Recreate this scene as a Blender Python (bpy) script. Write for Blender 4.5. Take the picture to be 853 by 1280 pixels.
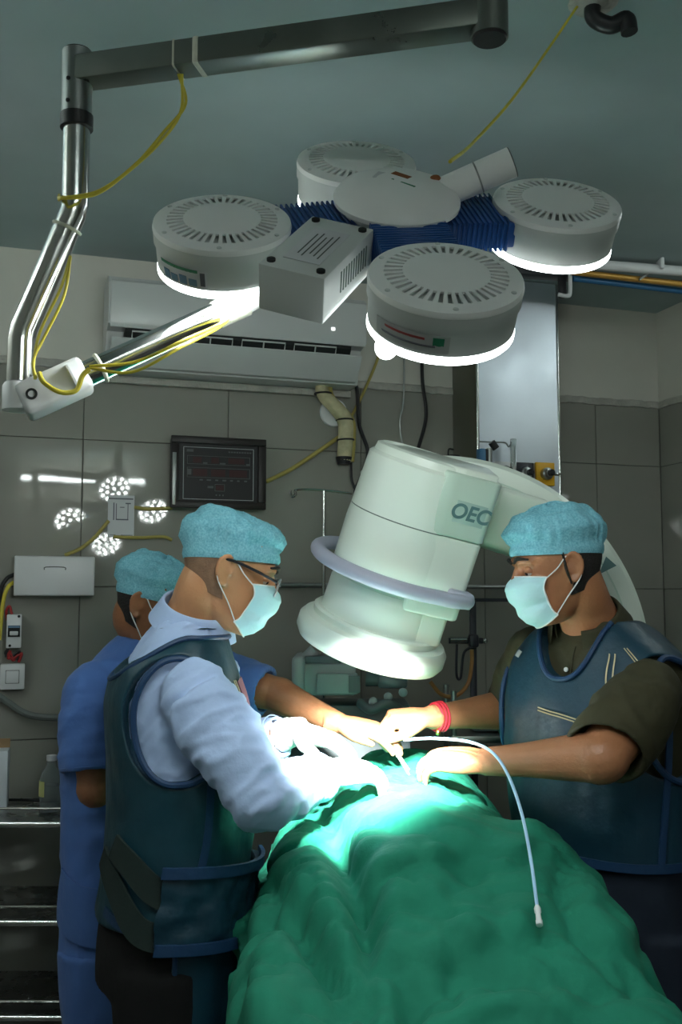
import bpy, bmesh, math, random
import numpy as np
from mathutils import Vector, Matrix, noise

for o in list(bpy.data.objects):
    bpy.data.objects.remove(o)
scene = bpy.context.scene
C = scene.collection
PI = math.pi
random.seed(7)

# ------------------------------------------------------------------ camera
F = 1244.4                       # focal length in pixels of the 853x1280 frame (35 mm lens)
TH = math.atan(110 / F)          # camera pitched up
CAM = Vector((0, 0, 1.55))
cd = bpy.data.cameras.new('camera')
cd.sensor_fit = 'VERTICAL'; cd.sensor_height = 36; cd.lens = 35
cd.clip_start = 0.05; cd.clip_end = 60
cam = bpy.data.objects.new('camera', cd); C.objects.link(cam)
cam.location = CAM; cam.rotation_euler = (PI / 2 + TH, 0, 0)
scene.camera = cam

# ------------------------------------------------------------------ world, exposure
w = bpy.data.worlds.new('world'); scene.world = w; w.use_nodes = True
w.node_tree.nodes['Background'].inputs[0].default_value = (0.5, 0.62, 0.65, 1)
w.node_tree.nodes['Background'].inputs[1].default_value = 0.02
scene.view_settings.view_transform = 'Standard'
scene.view_settings.look = 'None'
scene.view_settings.exposure = 0.0
scene.view_settings.gamma = 1.0
scene.view_settings.use_curve_mapping = False
TUBE_REAR = 62.0      # emission of the tube light behind the camera
TUBE_LEFT = 30.0      # emission of the tube light on the left wall
POD_WATTS = 850.0      # each pod of the operating light

# ------------------------------------------------------------------ pixel helpers (to read positions off the photograph)
def P(px, py, Y):
    u = (px - 426.5) / F; v = (640 - py) / F
    c, s = math.cos(TH), math.sin(TH)
    d = Vector((u, c - v * s, s + v * c))
    return CAM + d * (Y / d.y)

# back wall runs from (-1.01, 2.95) to the corner (1.181, 3.651)
W0 = Vector((-1.01, 2.95, 0)); W1 = Vector((1.181, 3.651, 0))
WX = (W1 - W0).normalized(); WN = Vector((WX.y, -WX.x, 0)); UZ = Vector((0, 0, 1))
ZC = 2.62; ZT = 2.262
def WP(px, py, off=0.0):
    u = (px - 426.5) / F; v = (640 - py) / F
    c, s = math.cos(TH), math.sin(TH)
    d = Vector((u, c - v * s, s + v * c))
    p0 = W0 + WN * off
    t = (p0 - CAM).dot(WN) / d.dot(WN)
    return CAM + d * t
def WS(s, z, off=0.0):            # wall coordinates to world
    return W0 + WX * s + WN * off + UZ * z
def ws(p):
    return (p - W0).dot(WX)

# ------------------------------------------------------------------ materials
MATS = {}
def mat(name, col, rough=0.5, metal=0.0, bump=0.0, bscale=40.0, var=0.0, vscale=6.0, emit=0.0, ecol=None,
        coat=0.0, trans=0.0, sss=0.0, sheen=0.0, stretch=None, alpha=1.0, rvar=0.0, ior=1.45):
    if name in MATS: return MATS[name]
    m = bpy.data.materials.new(name); m.use_nodes = True
    nt = m.node_tree; b = nt.nodes['Principled BSDF']; L = nt.links
    b.inputs['Base Color'].default_value = (*col, 1)
    b.inputs['Roughness'].default_value = rough
    b.inputs['Metallic'].default_value = metal
    b.inputs['IOR'].default_value = ior
    b.inputs['Coat Weight'].default_value = coat
    b.inputs['Coat Roughness'].default_value = 0.15
    b.inputs['Transmission Weight'].default_value = trans
    b.inputs['Sheen Weight'].default_value = sheen
    b.inputs['Alpha'].default_value = alpha
    if sss:
        b.inputs['Subsurface Weight'].default_value = sss
        b.inputs['Subsurface Radius'].default_value = (0.012, 0.005, 0.003)
        b.inputs['Subsurface Scale'].default_value = 0.6
    if emit:
        b.inputs['Emission Color'].default_value = (*(ecol or col), 1)
        b.inputs['Emission Strength'].default_value = emit
    tc = nt.nodes.new('ShaderNodeTexCoord'); mp = nt.nodes.new('ShaderNodeMapping')
    L.new(tc.outputs['Object'], mp.inputs[0])
    if stretch: mp.inputs['Scale'].default_value = stretch
    if var:
        n = nt.nodes.new('ShaderNodeTexNoise'); n.inputs['Scale'].default_value = vscale; n.inputs['Detail'].default_value = 5
        L.new(mp.outputs[0], n.inputs['Vector'])
        r = nt.nodes.new('ShaderNodeValToRGB')
        r.color_ramp.elements[0].position = 0.3; r.color_ramp.elements[1].position = 0.7
        r.color_ramp.elements[0].color = (*[c * (1 - var) for c in col], 1)
        r.color_ramp.elements[1].color = (*[min(1, c * (1 + var)) for c in col], 1)
        L.new(n.outputs[0], r.inputs[0]); L.new(r.outputs[0], b.inputs['Base Color'])
    if rvar:
        n3 = nt.nodes.new('ShaderNodeTexNoise'); n3.inputs['Scale'].default_value = vscale * 1.7; n3.inputs['Detail'].default_value = 6
        L.new(mp.outputs[0], n3.inputs['Vector'])
        mr = nt.nodes.new('ShaderNodeMapRange')
        mr.inputs['From Min'].default_value = 0.3; mr.inputs['From Max'].default_value = 0.7
        mr.inputs['To Min'].default_value = max(0.02, rough - rvar); mr.inputs['To Max'].default_value = rough + rvar
        L.new(n3.outputs[0], mr.inputs[0]); L.new(mr.outputs[0], b.inputs['Roughness'])
    if bump:
        n2 = nt.nodes.new('ShaderNodeTexNoise'); n2.inputs['Scale'].default_value = bscale; n2.inputs['Detail'].default_value = 4
        L.new(mp.outputs[0], n2.inputs['Vector'])
        bp = nt.nodes.new('ShaderNodeBump'); bp.inputs['Strength'].default_value = bump; bp.inputs['Distance'].default_value = 0.01
        L.new(n2.outputs[0], bp.inputs['Height']); L.new(bp.outputs[0], b.inputs['Normal'])
    MATS[name] = m
    return m

ceil_m   = mat('ceiling paint', (0.36, 0.44, 0.45), 0.75, bump=0.25, bscale=9, var=0.10, vscale=2.5)
paint_m  = mat('wall paint', (0.60, 0.59, 0.53), 0.7, bump=0.2, bscale=14, var=0.06, vscale=3)
tile_m   = mat('glazed tile', (0.27, 0.265, 0.235), 0.035, bump=0.008, bscale=6, var=0.05, vscale=3, rvar=0.01)
grout_m  = mat('grout', (0.16, 0.16, 0.14), 0.9, bump=0.3, bscale=60)
plast_m  = mat('rough plaster', (0.42, 0.41, 0.37), 0.9, bump=0.8, bscale=50, var=0.15, vscale=20)
floor_m  = mat('floor stone', (0.16, 0.15, 0.14), 0.25, var=0.15, vscale=8)
steel_m  = mat('polished steel tube', (0.62, 0.63, 0.62), 0.17, 1.0, var=0.08, vscale=9, rvar=0.06)
brush_m  = mat('brushed steel', (0.68, 0.73, 0.80), 0.42, 1.0, bump=0.02, bscale=30, var=0.05, vscale=4, rvar=0.06)
dullsteel_m = mat('dull steel', (0.35, 0.37, 0.36), 0.38, 1.0, var=0.15, vscale=8, rvar=0.1)
beam_m   = mat('beam paint', (0.17, 0.19, 0.17), 0.35, 0.8, var=0.12, vscale=7, rvar=0.1)
black_m  = mat('black rubber', (0.012, 0.012, 0.014), 0.45, bump=0.05)
podw_m   = mat('lamp white plastic', (0.84, 0.85, 0.84), 0.33, var=0.04, vscale=5)
podg_m   = mat('lamp grey casing', (0.60, 0.63, 0.62), 0.42, var=0.04, vscale=8)
blue_m   = mat('blue plastic', (0.015, 0.07, 0.25), 0.38, var=0.1, vscale=14)
white_m  = mat('white plastic', (0.72, 0.73, 0.74), 0.35, var=0.03)
led_m    = mat('led lens', (1, 1, 1), 0.3, emit=150.0, ecol=(0.92, 1.0, 0.97))
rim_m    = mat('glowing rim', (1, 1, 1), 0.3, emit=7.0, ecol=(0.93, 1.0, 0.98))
warm_m   = mat('warm led board', (0.9, 0.8, 0.4), 0.4, emit=0.6, ecol=(1, 0.8, 0.35))
yellow_m = mat('yellow cable', (0.62, 0.52, 0.05), 0.45, var=0.1, vscale=30)
tape_m   = mat('clear tape', (0.62, 0.62, 0.52), 0.3, bump=0.3, bscale=60, var=0.1)
carm_m   = mat('cream enamel', (0.80, 0.88, 0.79), 0.30, coat=0.3, var=0.02, vscale=3)
carmg_m  = mat('pale green panel', (0.56, 0.69, 0.59), 0.33, var=0.02)
carml_m  = mat('lilac grey rubber', (0.42, 0.43, 0.53), 0.42, var=0.04)
oec_m    = mat('logo plate', (0.40, 0.55, 0.49), 0.4)
oect_m   = mat('logo lettering', (0.10, 0.20, 0.20), 0.5)
seam_m   = mat('dark seam', (0.10, 0.14, 0.12), 0.7)
acw_m    = mat('air conditioner plastic', (0.55, 0.57, 0.56), 0.28, var=0.02)
dark_m   = mat('dark cavity', (0.01, 0.012, 0.012), 0.7)
frame_m  = mat('dark brown frame', (0.010, 0.007, 0.006), 0.45, var=0.2)
screen_m = mat('black screen', (0.003, 0.003, 0.004), 0.5)
red_m    = mat('dark red digit glass', (0.035, 0.004, 0.004), 0.6)
mark_m   = mat('white print', (0.42, 0.44, 0.44), 0.6)
grey_m   = mat('grey print line', (0.10, 0.11, 0.11), 0.8)
paper_m  = mat('paper', (0.60, 0.61, 0.63), 0.7, var=0.03)
ink_m    = mat('printed ink', (0.14, 0.14, 0.17), 0.7)
conduit_m= mat('ochre conduit', (0.40, 0.33, 0.09), 0.5, var=0.1, vscale=20)
redw_m   = mat('red wire', (0.35, 0.02, 0.02), 0.45)
insul_m  = mat('pipe wrap', (0.50, 0.46, 0.28), 0.55, bump=0.6, bscale=35, var=0.3, vscale=22)
gasy_m   = mat('yellow outlet plate', (0.80, 0.42, 0.02), 0.4)
gask_m   = mat('black outlet plate', (0.02, 0.022, 0.03), 0.4)
glass_m  = mat('clear glass', (0.85, 0.9, 0.9), 0.05, trans=0.9, ior=1.45)
pet_m    = mat('clear bottle plastic', (0.80, 0.86, 0.88), 0.08, trans=0.92, ior=1.35)
pipec_m  = mat('copper pipe', (0.55, 0.30, 0.06), 0.35, 0.3)
pipeb_m  = mat('blue pipe', (0.03, 0.14, 0.30), 0.4)
card_m   = mat('white carton', (0.62, 0.66, 0.70), 0.6, var=0.04)
kraft_m  = mat('brown card', (0.30, 0.19, 0.10), 0.8, var=0.1)
skinA_m  = mat('skin tan', (0.54, 0.265, 0.130), 0.42, var=0.10, vscale=14, bump=0.12, bscale=160, sss=0.12)
skinB_m  = mat('skin brown', (0.30, 0.13, 0.062), 0.42, var=0.12, vscale=14, bump=0.12, bscale=160, sss=0.1)
skinC_m  = mat('skin warm brown', (0.38, 0.165, 0.080), 0.40, var=0.12, vscale=14, bump=0.12, bscale=160, sss=0.1)
hair_m   = mat('short dark hair', (0.012, 0.010, 0.009), 0.6, bump=0.6, bscale=300)
eye_m    = mat('eye white', (0.6, 0.57, 0.52), 0.2)
mask_m   = mat('mask fabric', (0.52, 0.78, 0.84), 0.75, bump=0.15, bscale=220, var=0.04)
strap_m  = mat('white elastic', (0.8, 0.82, 0.82), 0.7)
shirtA_m = mat('pale blue shirting', (0.42, 0.55, 0.82), 0.75, bump=0.25, bscale=30, var=0.05, vscale=10, sheen=0.1)
scrub_m  = mat('blue scrub cotton', (0.062, 0.150, 0.42), 0.8, bump=0.3, bscale=26, var=0.08, vscale=8, sheen=0.15)
olive_m  = mat('olive shirting', (0.036, 0.033, 0.013), 0.8, bump=0.25, bscale=26, var=0.1, vscale=8)
vinyl_m  = mat('teal vinyl', (0.0065, 0.040, 0.059), 0.44, bump=0.3, bscale=22, var=0.18, vscale=7, rvar=0.08)
vinyl2_m = mat('teal vinyl dark', (0.0065, 0.035, 0.059), 0.46, bump=0.3, bscale=22, var=0.18, vscale=7, rvar=0.08)
pipe_m   = mat('navy piping', (0.010, 0.040, 0.105), 0.5, bump=0.2, bscale=60)
elastic_m= mat('dark elastic', (0.010, 0.022, 0.020), 0.8, bump=0.08, bscale=140)
thread_m = mat('pale stitching', (0.55, 0.46, 0.28), 0.8)
trouK_m  = mat('black trousers', (0.004, 0.004, 0.0045), 0.97, bump=0.3, bscale=24)
glove_m  = mat('latex glove', (0.74, 0.75, 0.72), 0.45, bump=0.15, bscale=60)
drape_m  = mat('green surgical cotton', (0.006, 0.180, 0.108), 0.85, bump=0.25, bscale=42, var=0.07, vscale=7)
cath_m   = mat('pale blue tubing', (0.40, 0.62, 0.85), 0.3)
brace_m  = mat('red thread', (0.50, 0.02, 0.04), 0.6)
gold_m   = mat('brass bead', (0.8, 0.5, 0.15), 0.3, 1.0)
patch_m  = mat('faded red patch', (0.20, 0.07, 0.09), 0.7)
greenl_m = mat('green sticker', (0.02, 0.20, 0.10), 0.5)
bluel_m  = mat('blue sticker', (0.10, 0.20, 0.32), 0.5)
redl_m   = mat('red sticker', (0.45, 0.08, 0.08), 0.5)
rust_m   = mat('rust stain', (0.25, 0.09, 0.03), 0.8)

def add_creases(m, scale, strength, dist):
    """sharp wear creases in pressed cloth: ridged relief chained after the weave"""
    nt = m.node_tree; b = nt.nodes['Principled BSDF']; L = nt.links
    tc = nt.nodes.new('ShaderNodeTexCoord'); n = nt.nodes.new('ShaderNodeTexNoise'); n.noise_type = 'RIDGED_MULTIFRACTAL'
    n.inputs['Scale'].default_value = scale; n.inputs['Detail'].default_value = 2.5; n.inputs['Distortion'].default_value = 0.6
    L.new(tc.outputs['Object'], n.inputs['Vector'])
    bp = nt.nodes.new('ShaderNodeBump'); bp.inputs['Strength'].default_value = strength; bp.inputs['Distance'].default_value = dist; bp.invert = True
    L.new(n.outputs[0], bp.inputs['Height'])
    if b.inputs['Normal'].links: L.new(b.inputs['Normal'].links[0].from_socket, bp.inputs['Normal'])
    L.new(bp.outputs[0], b.inputs['Normal'])
add_creases(drape_m, 4.0, 0.55, 0.012)
add_creases(vinyl_m, 5.0, 0.25, 0.008); add_creases(vinyl2_m, 5.0, 0.25, 0.008)
add_creases(scrub_m, 4.5, 0.45, 0.010); add_creases(shirtA_m, 7.0, 0.3, 0.006)
def cap_material():
    m = bpy.data.materials.new('nonwoven cap'); m.use_nodes = True
    nt = m.node_tree; b = nt.nodes['Principled BSDF']; L = nt.links
    b.inputs['Roughness'].default_value = 0.8
    tc = nt.nodes.new('ShaderNodeTexCoord')
    n = nt.nodes.new('ShaderNodeTexNoise'); n.inputs['Scale'].default_value = 260; n.inputs['Detail'].default_value = 6
    L.new(tc.outputs['Object'], n.inputs['Vector'])
    r = nt.nodes.new('ShaderNodeValToRGB')
    r.color_ramp.elements[0].position = 0.32; r.color_ramp.elements[0].color = (0.16, 0.52, 0.66, 1)
    r.color_ramp.elements[1].position = 0.72; r.color_ramp.elements[1].color = (0.38, 0.78, 0.90, 1)
    L.new(n.outputs[0], r.inputs[0]); L.new(r.outputs[0], b.inputs['Base Color'])
    bp = nt.nodes.new('ShaderNodeBump'); bp.inputs['Strength'].default_value = 0.25; bp.inputs['Distance'].default_value = 0.004
    L.new(n.outputs[0], bp.inputs['Height']); L.new(bp.outputs[0], b.inputs['Normal'])
    tr = nt.nodes.new('ShaderNodeBsdfTranslucent'); L.new(r.outputs[0], tr.inputs[0])
    mx = nt.nodes.new('ShaderNodeMixShader'); mx.inputs[0].default_value = 0.25
    out = nt.nodes['Material Output']
    L.new(b.outputs[0], mx.inputs[1]); L.new(tr.outputs[0], mx.inputs[2]); L.new(mx.outputs[0], out.inputs[0])
    return m
cap_m = cap_material()

# ------------------------------------------------------------------ mesh builder
def frame(axis, up=None):
    a = Vector(axis).normalized()
    h = Vector(up) if up is not None else (Vector((0, 0, 1)) if abs(a.z) < 0.9 else Vector((1, 0, 0)))
    x = h.cross(a)
    if x.length < 1e-6: x = Vector((1, 0, 0)).cross(a)
    x.normalize(); y = a.cross(x)
    return x, y, a
def catmull(pts, n):
    p = [Vector(q) for q in pts]
    if len(p) < 3: return [p[0].lerp(p[-1], i / n) for i in range(n + 1)]
    p = [p[0] * 2 - p[1]] + p + [p[-1] * 2 - p[-2]]
    out = []
    segs = len(p) - 3
    for s in range(segs):
        a, b, c, d = p[s:s + 4]
        for i in range(n):
            t = i / n
            out.append(0.5 * ((2 * b) + (c - a) * t + (2 * a - 5 * b + 4 * c - d) * t * t + (3 * b - a - 3 * c + d) * t ** 3))
    out.append(p[-2].copy())
    return out
class MB:
    def __init__(s): s.v = []; s.f = []
    def add(s, verts, faces):
        k = len(s.v); s.v += [tuple(q) for q in verts]; s.f += [tuple(i + k for i in f) for f in faces]; return s
    def box(s, c, sx, sy, sz, X=None, Y=None, Z=None, bev=0.0, seg=2):
        X = Vector(X) if X is not None else Vector((1, 0, 0)); Y = Vector(Y) if Y is not None else Vector((0, 1, 0))
        Z = Vector(Z) if Z is not None else Vector((0, 0, 1)); c = Vector(c)
        bm = bmesh.new(); bmesh.ops.create_cube(bm, size=1)
        bmesh.ops.scale(bm, vec=(sx, sy, sz), verts=bm.verts)
        if bev: bmesh.ops.bevel(bm, geom=list(bm.edges), offset=bev, segments=seg, profile=0.5, affect='EDGES')
        bm.verts.index_update()
        s.add([c + X * q.co.x + Y * q.co.y + Z * q.co.z for q in bm.verts], [[q.index for q in f.verts] for f in bm.faces])
        bm.free(); return s
    def loft(s, rings, cap0=True, cap1=True, closed=True):
        n = len(rings[0]); V = []; Fc = []
        for r in rings: V += list(r)
        for i in range(len(rings) - 1):
            for j in range(n if closed else n - 1):
                a = i * n + j; b = i * n + (j + 1) % n
                Fc.append((a, b, b + n, a + n))
        if cap0: Fc.append(tuple(range(n - 1, -1, -1)))
        if cap1: Fc.append(tuple((len(rings) - 1) * n + j for j in range(n)))
        return s.add(V, Fc)
    def lathe(s, c, axis, prof, n=32, up=None, cap=True):
        x, y, a = frame(axis, up); c = Vector(c)
        return s.loft([[c + a * h + (x * math.cos(2 * PI * j / n) + y * math.sin(2 * PI * j / n)) * max(r, 1e-4) for j in range(n)] for r, h in prof], cap, cap)
    def cyl(s, p0, p1, r0, r1=None, n=20):
        p0 = Vector(p0); p1 = Vector(p1); d = p1 - p0
        return s.lathe(p0, d, [(r0, 0), (r0 if r1 is None else r1, d.length)], n)
    def tube(s, pts, r, n=10, smooth=8, flat=1.0, cap=True, up=None):
        pts = catmull(pts, smooth) if smooth else [Vector(p) for p in pts]
        m = len(pts); rings = []
        X = None
        for i, p in enumerate(pts):
            t = (pts[min(i + 1, m - 1)] - pts[max(i - 1, 0)])
            if t.length < 1e-9: t = Vector((0, 0, 1))
            t.normalize()
            if X is None: X = frame(t, up)[0]
            X = (X - t * X.dot(t)).normalized(); Yv = t.cross(X)
            rr = r if not isinstance(r, (list, tuple)) else np.interp(i / (m - 1), np.linspace(0, 1, len(r)), r)
            rings.append([p + X * (math.cos(2 * PI * j / n) * rr) + Yv * (math.sin(2 * PI * j / n) * rr * flat) for j in range(n)])
        return s.loft(rings, cap, cap)
    def ell(s, c, rx, ry, rz, X=None, Y=None, Z=None, n=16, m=10):
        X = Vector(X) if X is not None else Vector((1, 0, 0)); Y = Vector(Y) if Y is not None else Vector((0, 1, 0))
        Z = Vector(Z) if Z is not None else Vector((0, 0, 1)); c = Vector(c)
        rings = []
        for i in range(m + 1):
            ph = -PI / 2 + PI * (0.02 + 0.96 * i / m)
            rings.append([c + X * (rx * math.cos(ph) * math.cos(2 * PI * j / n)) + Y * (ry * math.cos(ph) * math.sin(2 * PI * j / n)) + Z * (rz * math.sin(ph)) for j in range(n)])
        return s.loft(rings)
    def torus(s, c, axis, R, r, n=40, m=10, a0=0.0, a1=2 * PI, up=None, Ry=None):
        x, y, a = frame(axis, up); c = Vector(c); Ry = Ry or R
        full = abs(a1 - a0 - 2 * PI) < 1e-6
        rings = []
        for i in range(n + (0 if full else 1)):
            t = a0 + (a1 - a0) * i / n
            d = x * math.cos(t) * R + y * math.sin(t) * Ry
            dn = (x * math.cos(t) + y * math.sin(t)).normalized()
            rings.append([c + d + dn * (r * math.cos(2 * PI * j / m)) + a * (r * math.sin(2 * PI * j / m)) for j in range(m)])
        if full: rings.append(rings[0])
        return s.loft(rings, not full, not full)
    def prism(s, poly, axis):      # poly: list of world points, extruded along vector axis
        axis = Vector(axis); n = len(poly)
        return s.loft([poly, [Vector(p) + axis for p in poly]])
    def grid(s, fn, nu, nv, thick=0.0, closed=False):
        Pm = [[Vector(fn(i / nu, j / nv)) for j in range(nv + 1)] for i in range(nu + 1)]
        if not thick:
            V = [p for r in Pm for p in r]; k = nv + 1
            return s.add(V, [(i * k + j, (i + 1) * k + j, (i + 1) * k + j + 1, i * k + j + 1) for i in range(nu) for j in range(nv)])
        k = nv + 1; V = [p for r in Pm for p in r]; N = len(V); B = []
        for i in range(nu + 1):
            for j in range(nv + 1):
                du = Pm[min(i + 1, nu)][j] - Pm[max(i - 1, 0)][j]; dv = Pm[i][min(j + 1, nv)] - Pm[i][max(j - 1, 0)]
                nn = du.cross(dv)
                nn = nn.normalized() if nn.length > 1e-12 else Vector((0, 0, 1))
                B.append(Pm[i][j] + nn * thick)
        Fc = []
        for i in range(nu):
            for j in range(nv):
                a, b, c_, d = i * k + j, (i + 1) * k + j, (i + 1) * k + j + 1, i * k + j + 1
                Fc.append((d, c_, b, a)); Fc.append((a + N, b + N, c_ + N, d + N))
        for i in range(nu):
            a, b = i * k, (i + 1) * k; Fc.append((a, b, b + N, a + N))
            a, b = i * k + nv, (i + 1) * k + nv; Fc.append((b, a, a + N, b + N))
        for j in range(nv):
            a, b = j, j + 1; Fc.append((b, a, a + N, b + N))
            a, b = nu * k + j, nu * k + j + 1; Fc.append((a, b, b + N, a + N))
        return s.add(V + B, Fc)
    def mesh(s, name):
        me = bpy.data.meshes.new(name); me.from_pydata(s.v, [], s.f); me.update(); return me
    def build(s, name, m, parent=None, origin=None, smooth=True, sharp=38):
        me = s.mesh(name)
        return link(name, me, m, parent, origin, smooth, sharp)

def finish(me, smooth=True, sharp=38):
    bm = bmesh.new(); bm.from_mesh(me)
    bmesh.ops.recalc_face_normals(bm, faces=bm.faces)
    if smooth:
        for f in bm.faces: f.smooth = True
        lim = math.radians(sharp)
        for e in bm.edges:
            e.smooth = not (len(e.link_faces) == 2 and e.calc_face_angle(0) > lim)
    bm.to_mesh(me); bm.free()
def world_loc(o):
    p = Vector((0, 0, 0))
    while o is not None: p += o.location; o = o.parent
    return p
def link(name, me, m, parent=None, origin=None, smooth=True, sharp=38, done=False):
    if not done: finish(me, smooth, sharp)
    me.materials.clear(); me.materials.append(m)
    o = bpy.data.objects.new(name, me); C.objects.link(o)
    if parent is not None:
        me.transform(Matrix.Translation(-world_loc(parent))); o.parent = parent
    else:
        if origin is None:
            n = len(me.vertices); co = np.empty(n * 3); me.vertices.foreach_get('co', co); co = co.reshape(-1, 3)
            lo, hi = co.min(0), co.max(0); origin = Vector(((lo[0] + hi[0]) / 2, (lo[1] + hi[1]) / 2, lo[2]))
        me.transform(Matrix.Translation(-Vector(origin))); o.location = origin
    return o
def thing(name, label, cat, loc, group=None):
    o = bpy.data.objects.new(name, None); C.objects.link(o); o.location = loc; o.empty_display_size = 0.05
    return tag(o, label, cat, group)
def tag(o, label, cat, group=None):
    o['label'] = label; o['category'] = cat
    if group: o['group'] = group
    return o
def struct(o): o['kind'] = 'structure'; return o
def text_mesh(txt, size, X, Y, c, extr=0.0005, shear=0.0, bold=0.0, align='CENTER'):
    cu = bpy.data.curves.new('text', 'FONT'); cu.body = txt; cu.size = size; cu.extrude = extr; cu.shear = shear; cu.offset = bold
    cu.align_x = align; cu.align_y = 'CENTER'
    o = bpy.data.objects.new('text', cu); C.objects.link(o)
    dg = bpy.context.evaluated_depsgraph_get(); me = bpy.data.meshes.new_from_object(o.evaluated_get(dg))
    bpy.data.objects.remove(o); bpy.data.curves.remove(cu)
    X = Vector(X); Y = Vector(Y); Z = X.cross(Y); c = Vector(c)
    M = Matrix(((X.x, Y.x, Z.x, c.x), (X.y, Y.y, Z.y, c.y), (X.z, Y.z, Z.z, c.z), (0, 0, 0, 1)))
    me.transform(M); return me
def remesh(mb, voxel, it=3, fac=0.5):
    me = mb.mesh('tmp')
    bm = bmesh.new(); bm.from_mesh(me); bmesh.ops.recalc_face_normals(bm, faces=bm.faces); bm.to_mesh(me); bm.free()
    o = bpy.data.objects.new('tmp', me); C.objects.link(o)
    r = o.modifiers.new('r', 'REMESH'); r.mode = 'VOXEL'; r.voxel_size = voxel; r.use_smooth_shade = True
    if it:
        s = o.modifiers.new('s', 'SMOOTH'); s.iterations = it; s.factor = fac
    dg = bpy.context.evaluated_depsgraph_get()
    out = bpy.data.meshes.new_from_object(o.evaluated_get(dg))
    bpy.data.objects.remove(o); bpy.data.meshes.remove(me)
    return out
def displace(me, fn):
    n = len(me.vertices); co = np.empty(n * 3); me.vertices.foreach_get('co', co); co = co.reshape(-1, 3)
    no = np.empty(n * 3); me.vertices.foreach_get('normal', no); no = no.reshape(-1, 3)
    d = fn(co, no)
    co += no * d[:, None] if d.ndim == 1 else d
    me.vertices.foreach_set('co', co.ravel()); me.update()
def nz(co, sx, sy, sz, seed=0.0):
    return np.array([noise.noise((p[0] * sx + seed, p[1] * sy - seed, p[2] * sz + seed * .7)) for p in co])
def sstep(a, b, x):
    t = np.clip((x - a) / (b - a), 0, 1); return t * t * (3 - 2 * t)

# ================================================================== ROOM
SL, SR, DR = -0.95, (W1 - W0).length, 4.55
def slab(name, c, sx, sy, sz, m):
    return struct(MB().box(c, sx, sy, sz, WX, WN, UZ).build(name, m, smooth=False))
mid = (SL + SR) / 2; ln = SR - SL
fl = slab('floor', WS(mid, -0.05, DR / 2), ln + 0.4, DR + 0.4, 0.10, floor_m)
slab('ceiling', WS(mid, ZC + 0.05, DR / 2), ln + 0.4, DR + 0.4, 0.10, ceil_m)
wb = slab('wall_back', WS(mid, ZC / 2, -0.058), ln + 0.2, 0.10, ZC, grout_m)
wr = slab('wall_right', WS(SR + 0.058, ZC / 2, DR / 2), 0.10, DR, ZC, grout_m)
slab('wall_left', WS(SL - 0.058, ZC / 2, DR / 2), 0.10, DR, ZC, paint_m)
slab('wall_rear', WS(mid, ZC / 2, DR + 0.058), ln + 0.2, 0.10, ZC, paint_m)
# painted upper band
MB().box(WS(mid, (ZT + ZC) / 2, -0.004), ln, 0.008, ZC - ZT, WX, WN, UZ).build('paint_band', paint_m, wb, smooth=False)
MB().box(WS(SR + 0.004, (ZT + ZC) / 2, DR / 2), 0.008, DR, ZC - ZT, WX, WN, UZ).build('paint_band', paint_m, wr, smooth=False)
# glazed tiles, one object each, joints recessed; courses 0.45 m, the top course cut
TW = 0.45; G = 0.0022
seams_z = [ZT, 2.040, 1.590, 1.140, 0.690, 0.240, 0.0]
s0 = ws(WP(103, 598))
cache = {}
def tile(parent, a, b, z0, z1, right=False):
    key = (round(b - a, 4), round(z1 - z0, 4), right)
    if key not in cache:
        me = MB().box((0, 0, 0), b - a - G, 0.009, z1 - z0 - G, *((WX, WN, UZ) if not right else (WN, -WX, UZ)), bev=0.0012, seg=1).mesh('tile')
        finish(me, False); me.materials.append(tile_m); cache[key] = me
    o = bpy.data.objects.new('tile', cache[key]); C.objects.link(o); o.parent = parent
    k = random.uniform(-0.0006, 0.0006)
    c = WS((a + b) / 2, (z0 + z1) / 2, -0.0045 + k) if not right else WS(SR + 0.0045 + k, (z0 + z1) / 2, (a + b) / 2)
    o.location = c - world_loc(parent)
xs = [SL]; q = s0 - math.floor((s0 - SL) / TW) * TW
while q < SR - 0.02: xs.append(q); q += TW
xs.append(SR)
for i in range(len(xs) - 1):
    for j in range(6):
        if xs[i + 1] - xs[i] > 0.01: tile(wb, xs[i], xs[i + 1], seams_z[j + 1], seams_z[j])
ys = [0] + [0.27 + TW * k for k in range(4)]
for i in range(len(ys) - 1):
    for j in range(6): tile(wr, ys[i], ys[i + 1], seams_z[j + 1], seams_z[j], True)
# ragged plaster edge over the tiles
def ragged(name, p, ax, nrm, L):
    n = int(L / 0.012); rings = []
    for i in range(n + 1):
        t = i * L / n; k = noise.noise((t * 9, 3.1, 0)) * 0.006 + noise.noise((t * 34, 1, 5)) * 0.004
        d = 0.007 + 0.004 * noise.noise((t * 20, 9, 2)); h = 0.016 + k
        rings.append([p + ax * t + UZ * (-0.006 + k), p + ax * t + nrm * d + UZ * (-0.004 + k), p + ax * t + nrm * d * 0.8 + UZ * h, p + ax * t + UZ * (h + 0.006)])
    mb = MB().loft(rings); return struct(mb.build(name, plast_m, smooth=False))
ragged('trim_1', WS(SL, ZT, 0), WX, WN, SR - SL)
ragged('trim_2', WS(SR, ZT, 0), WN, -WX, 1.9)

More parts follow.
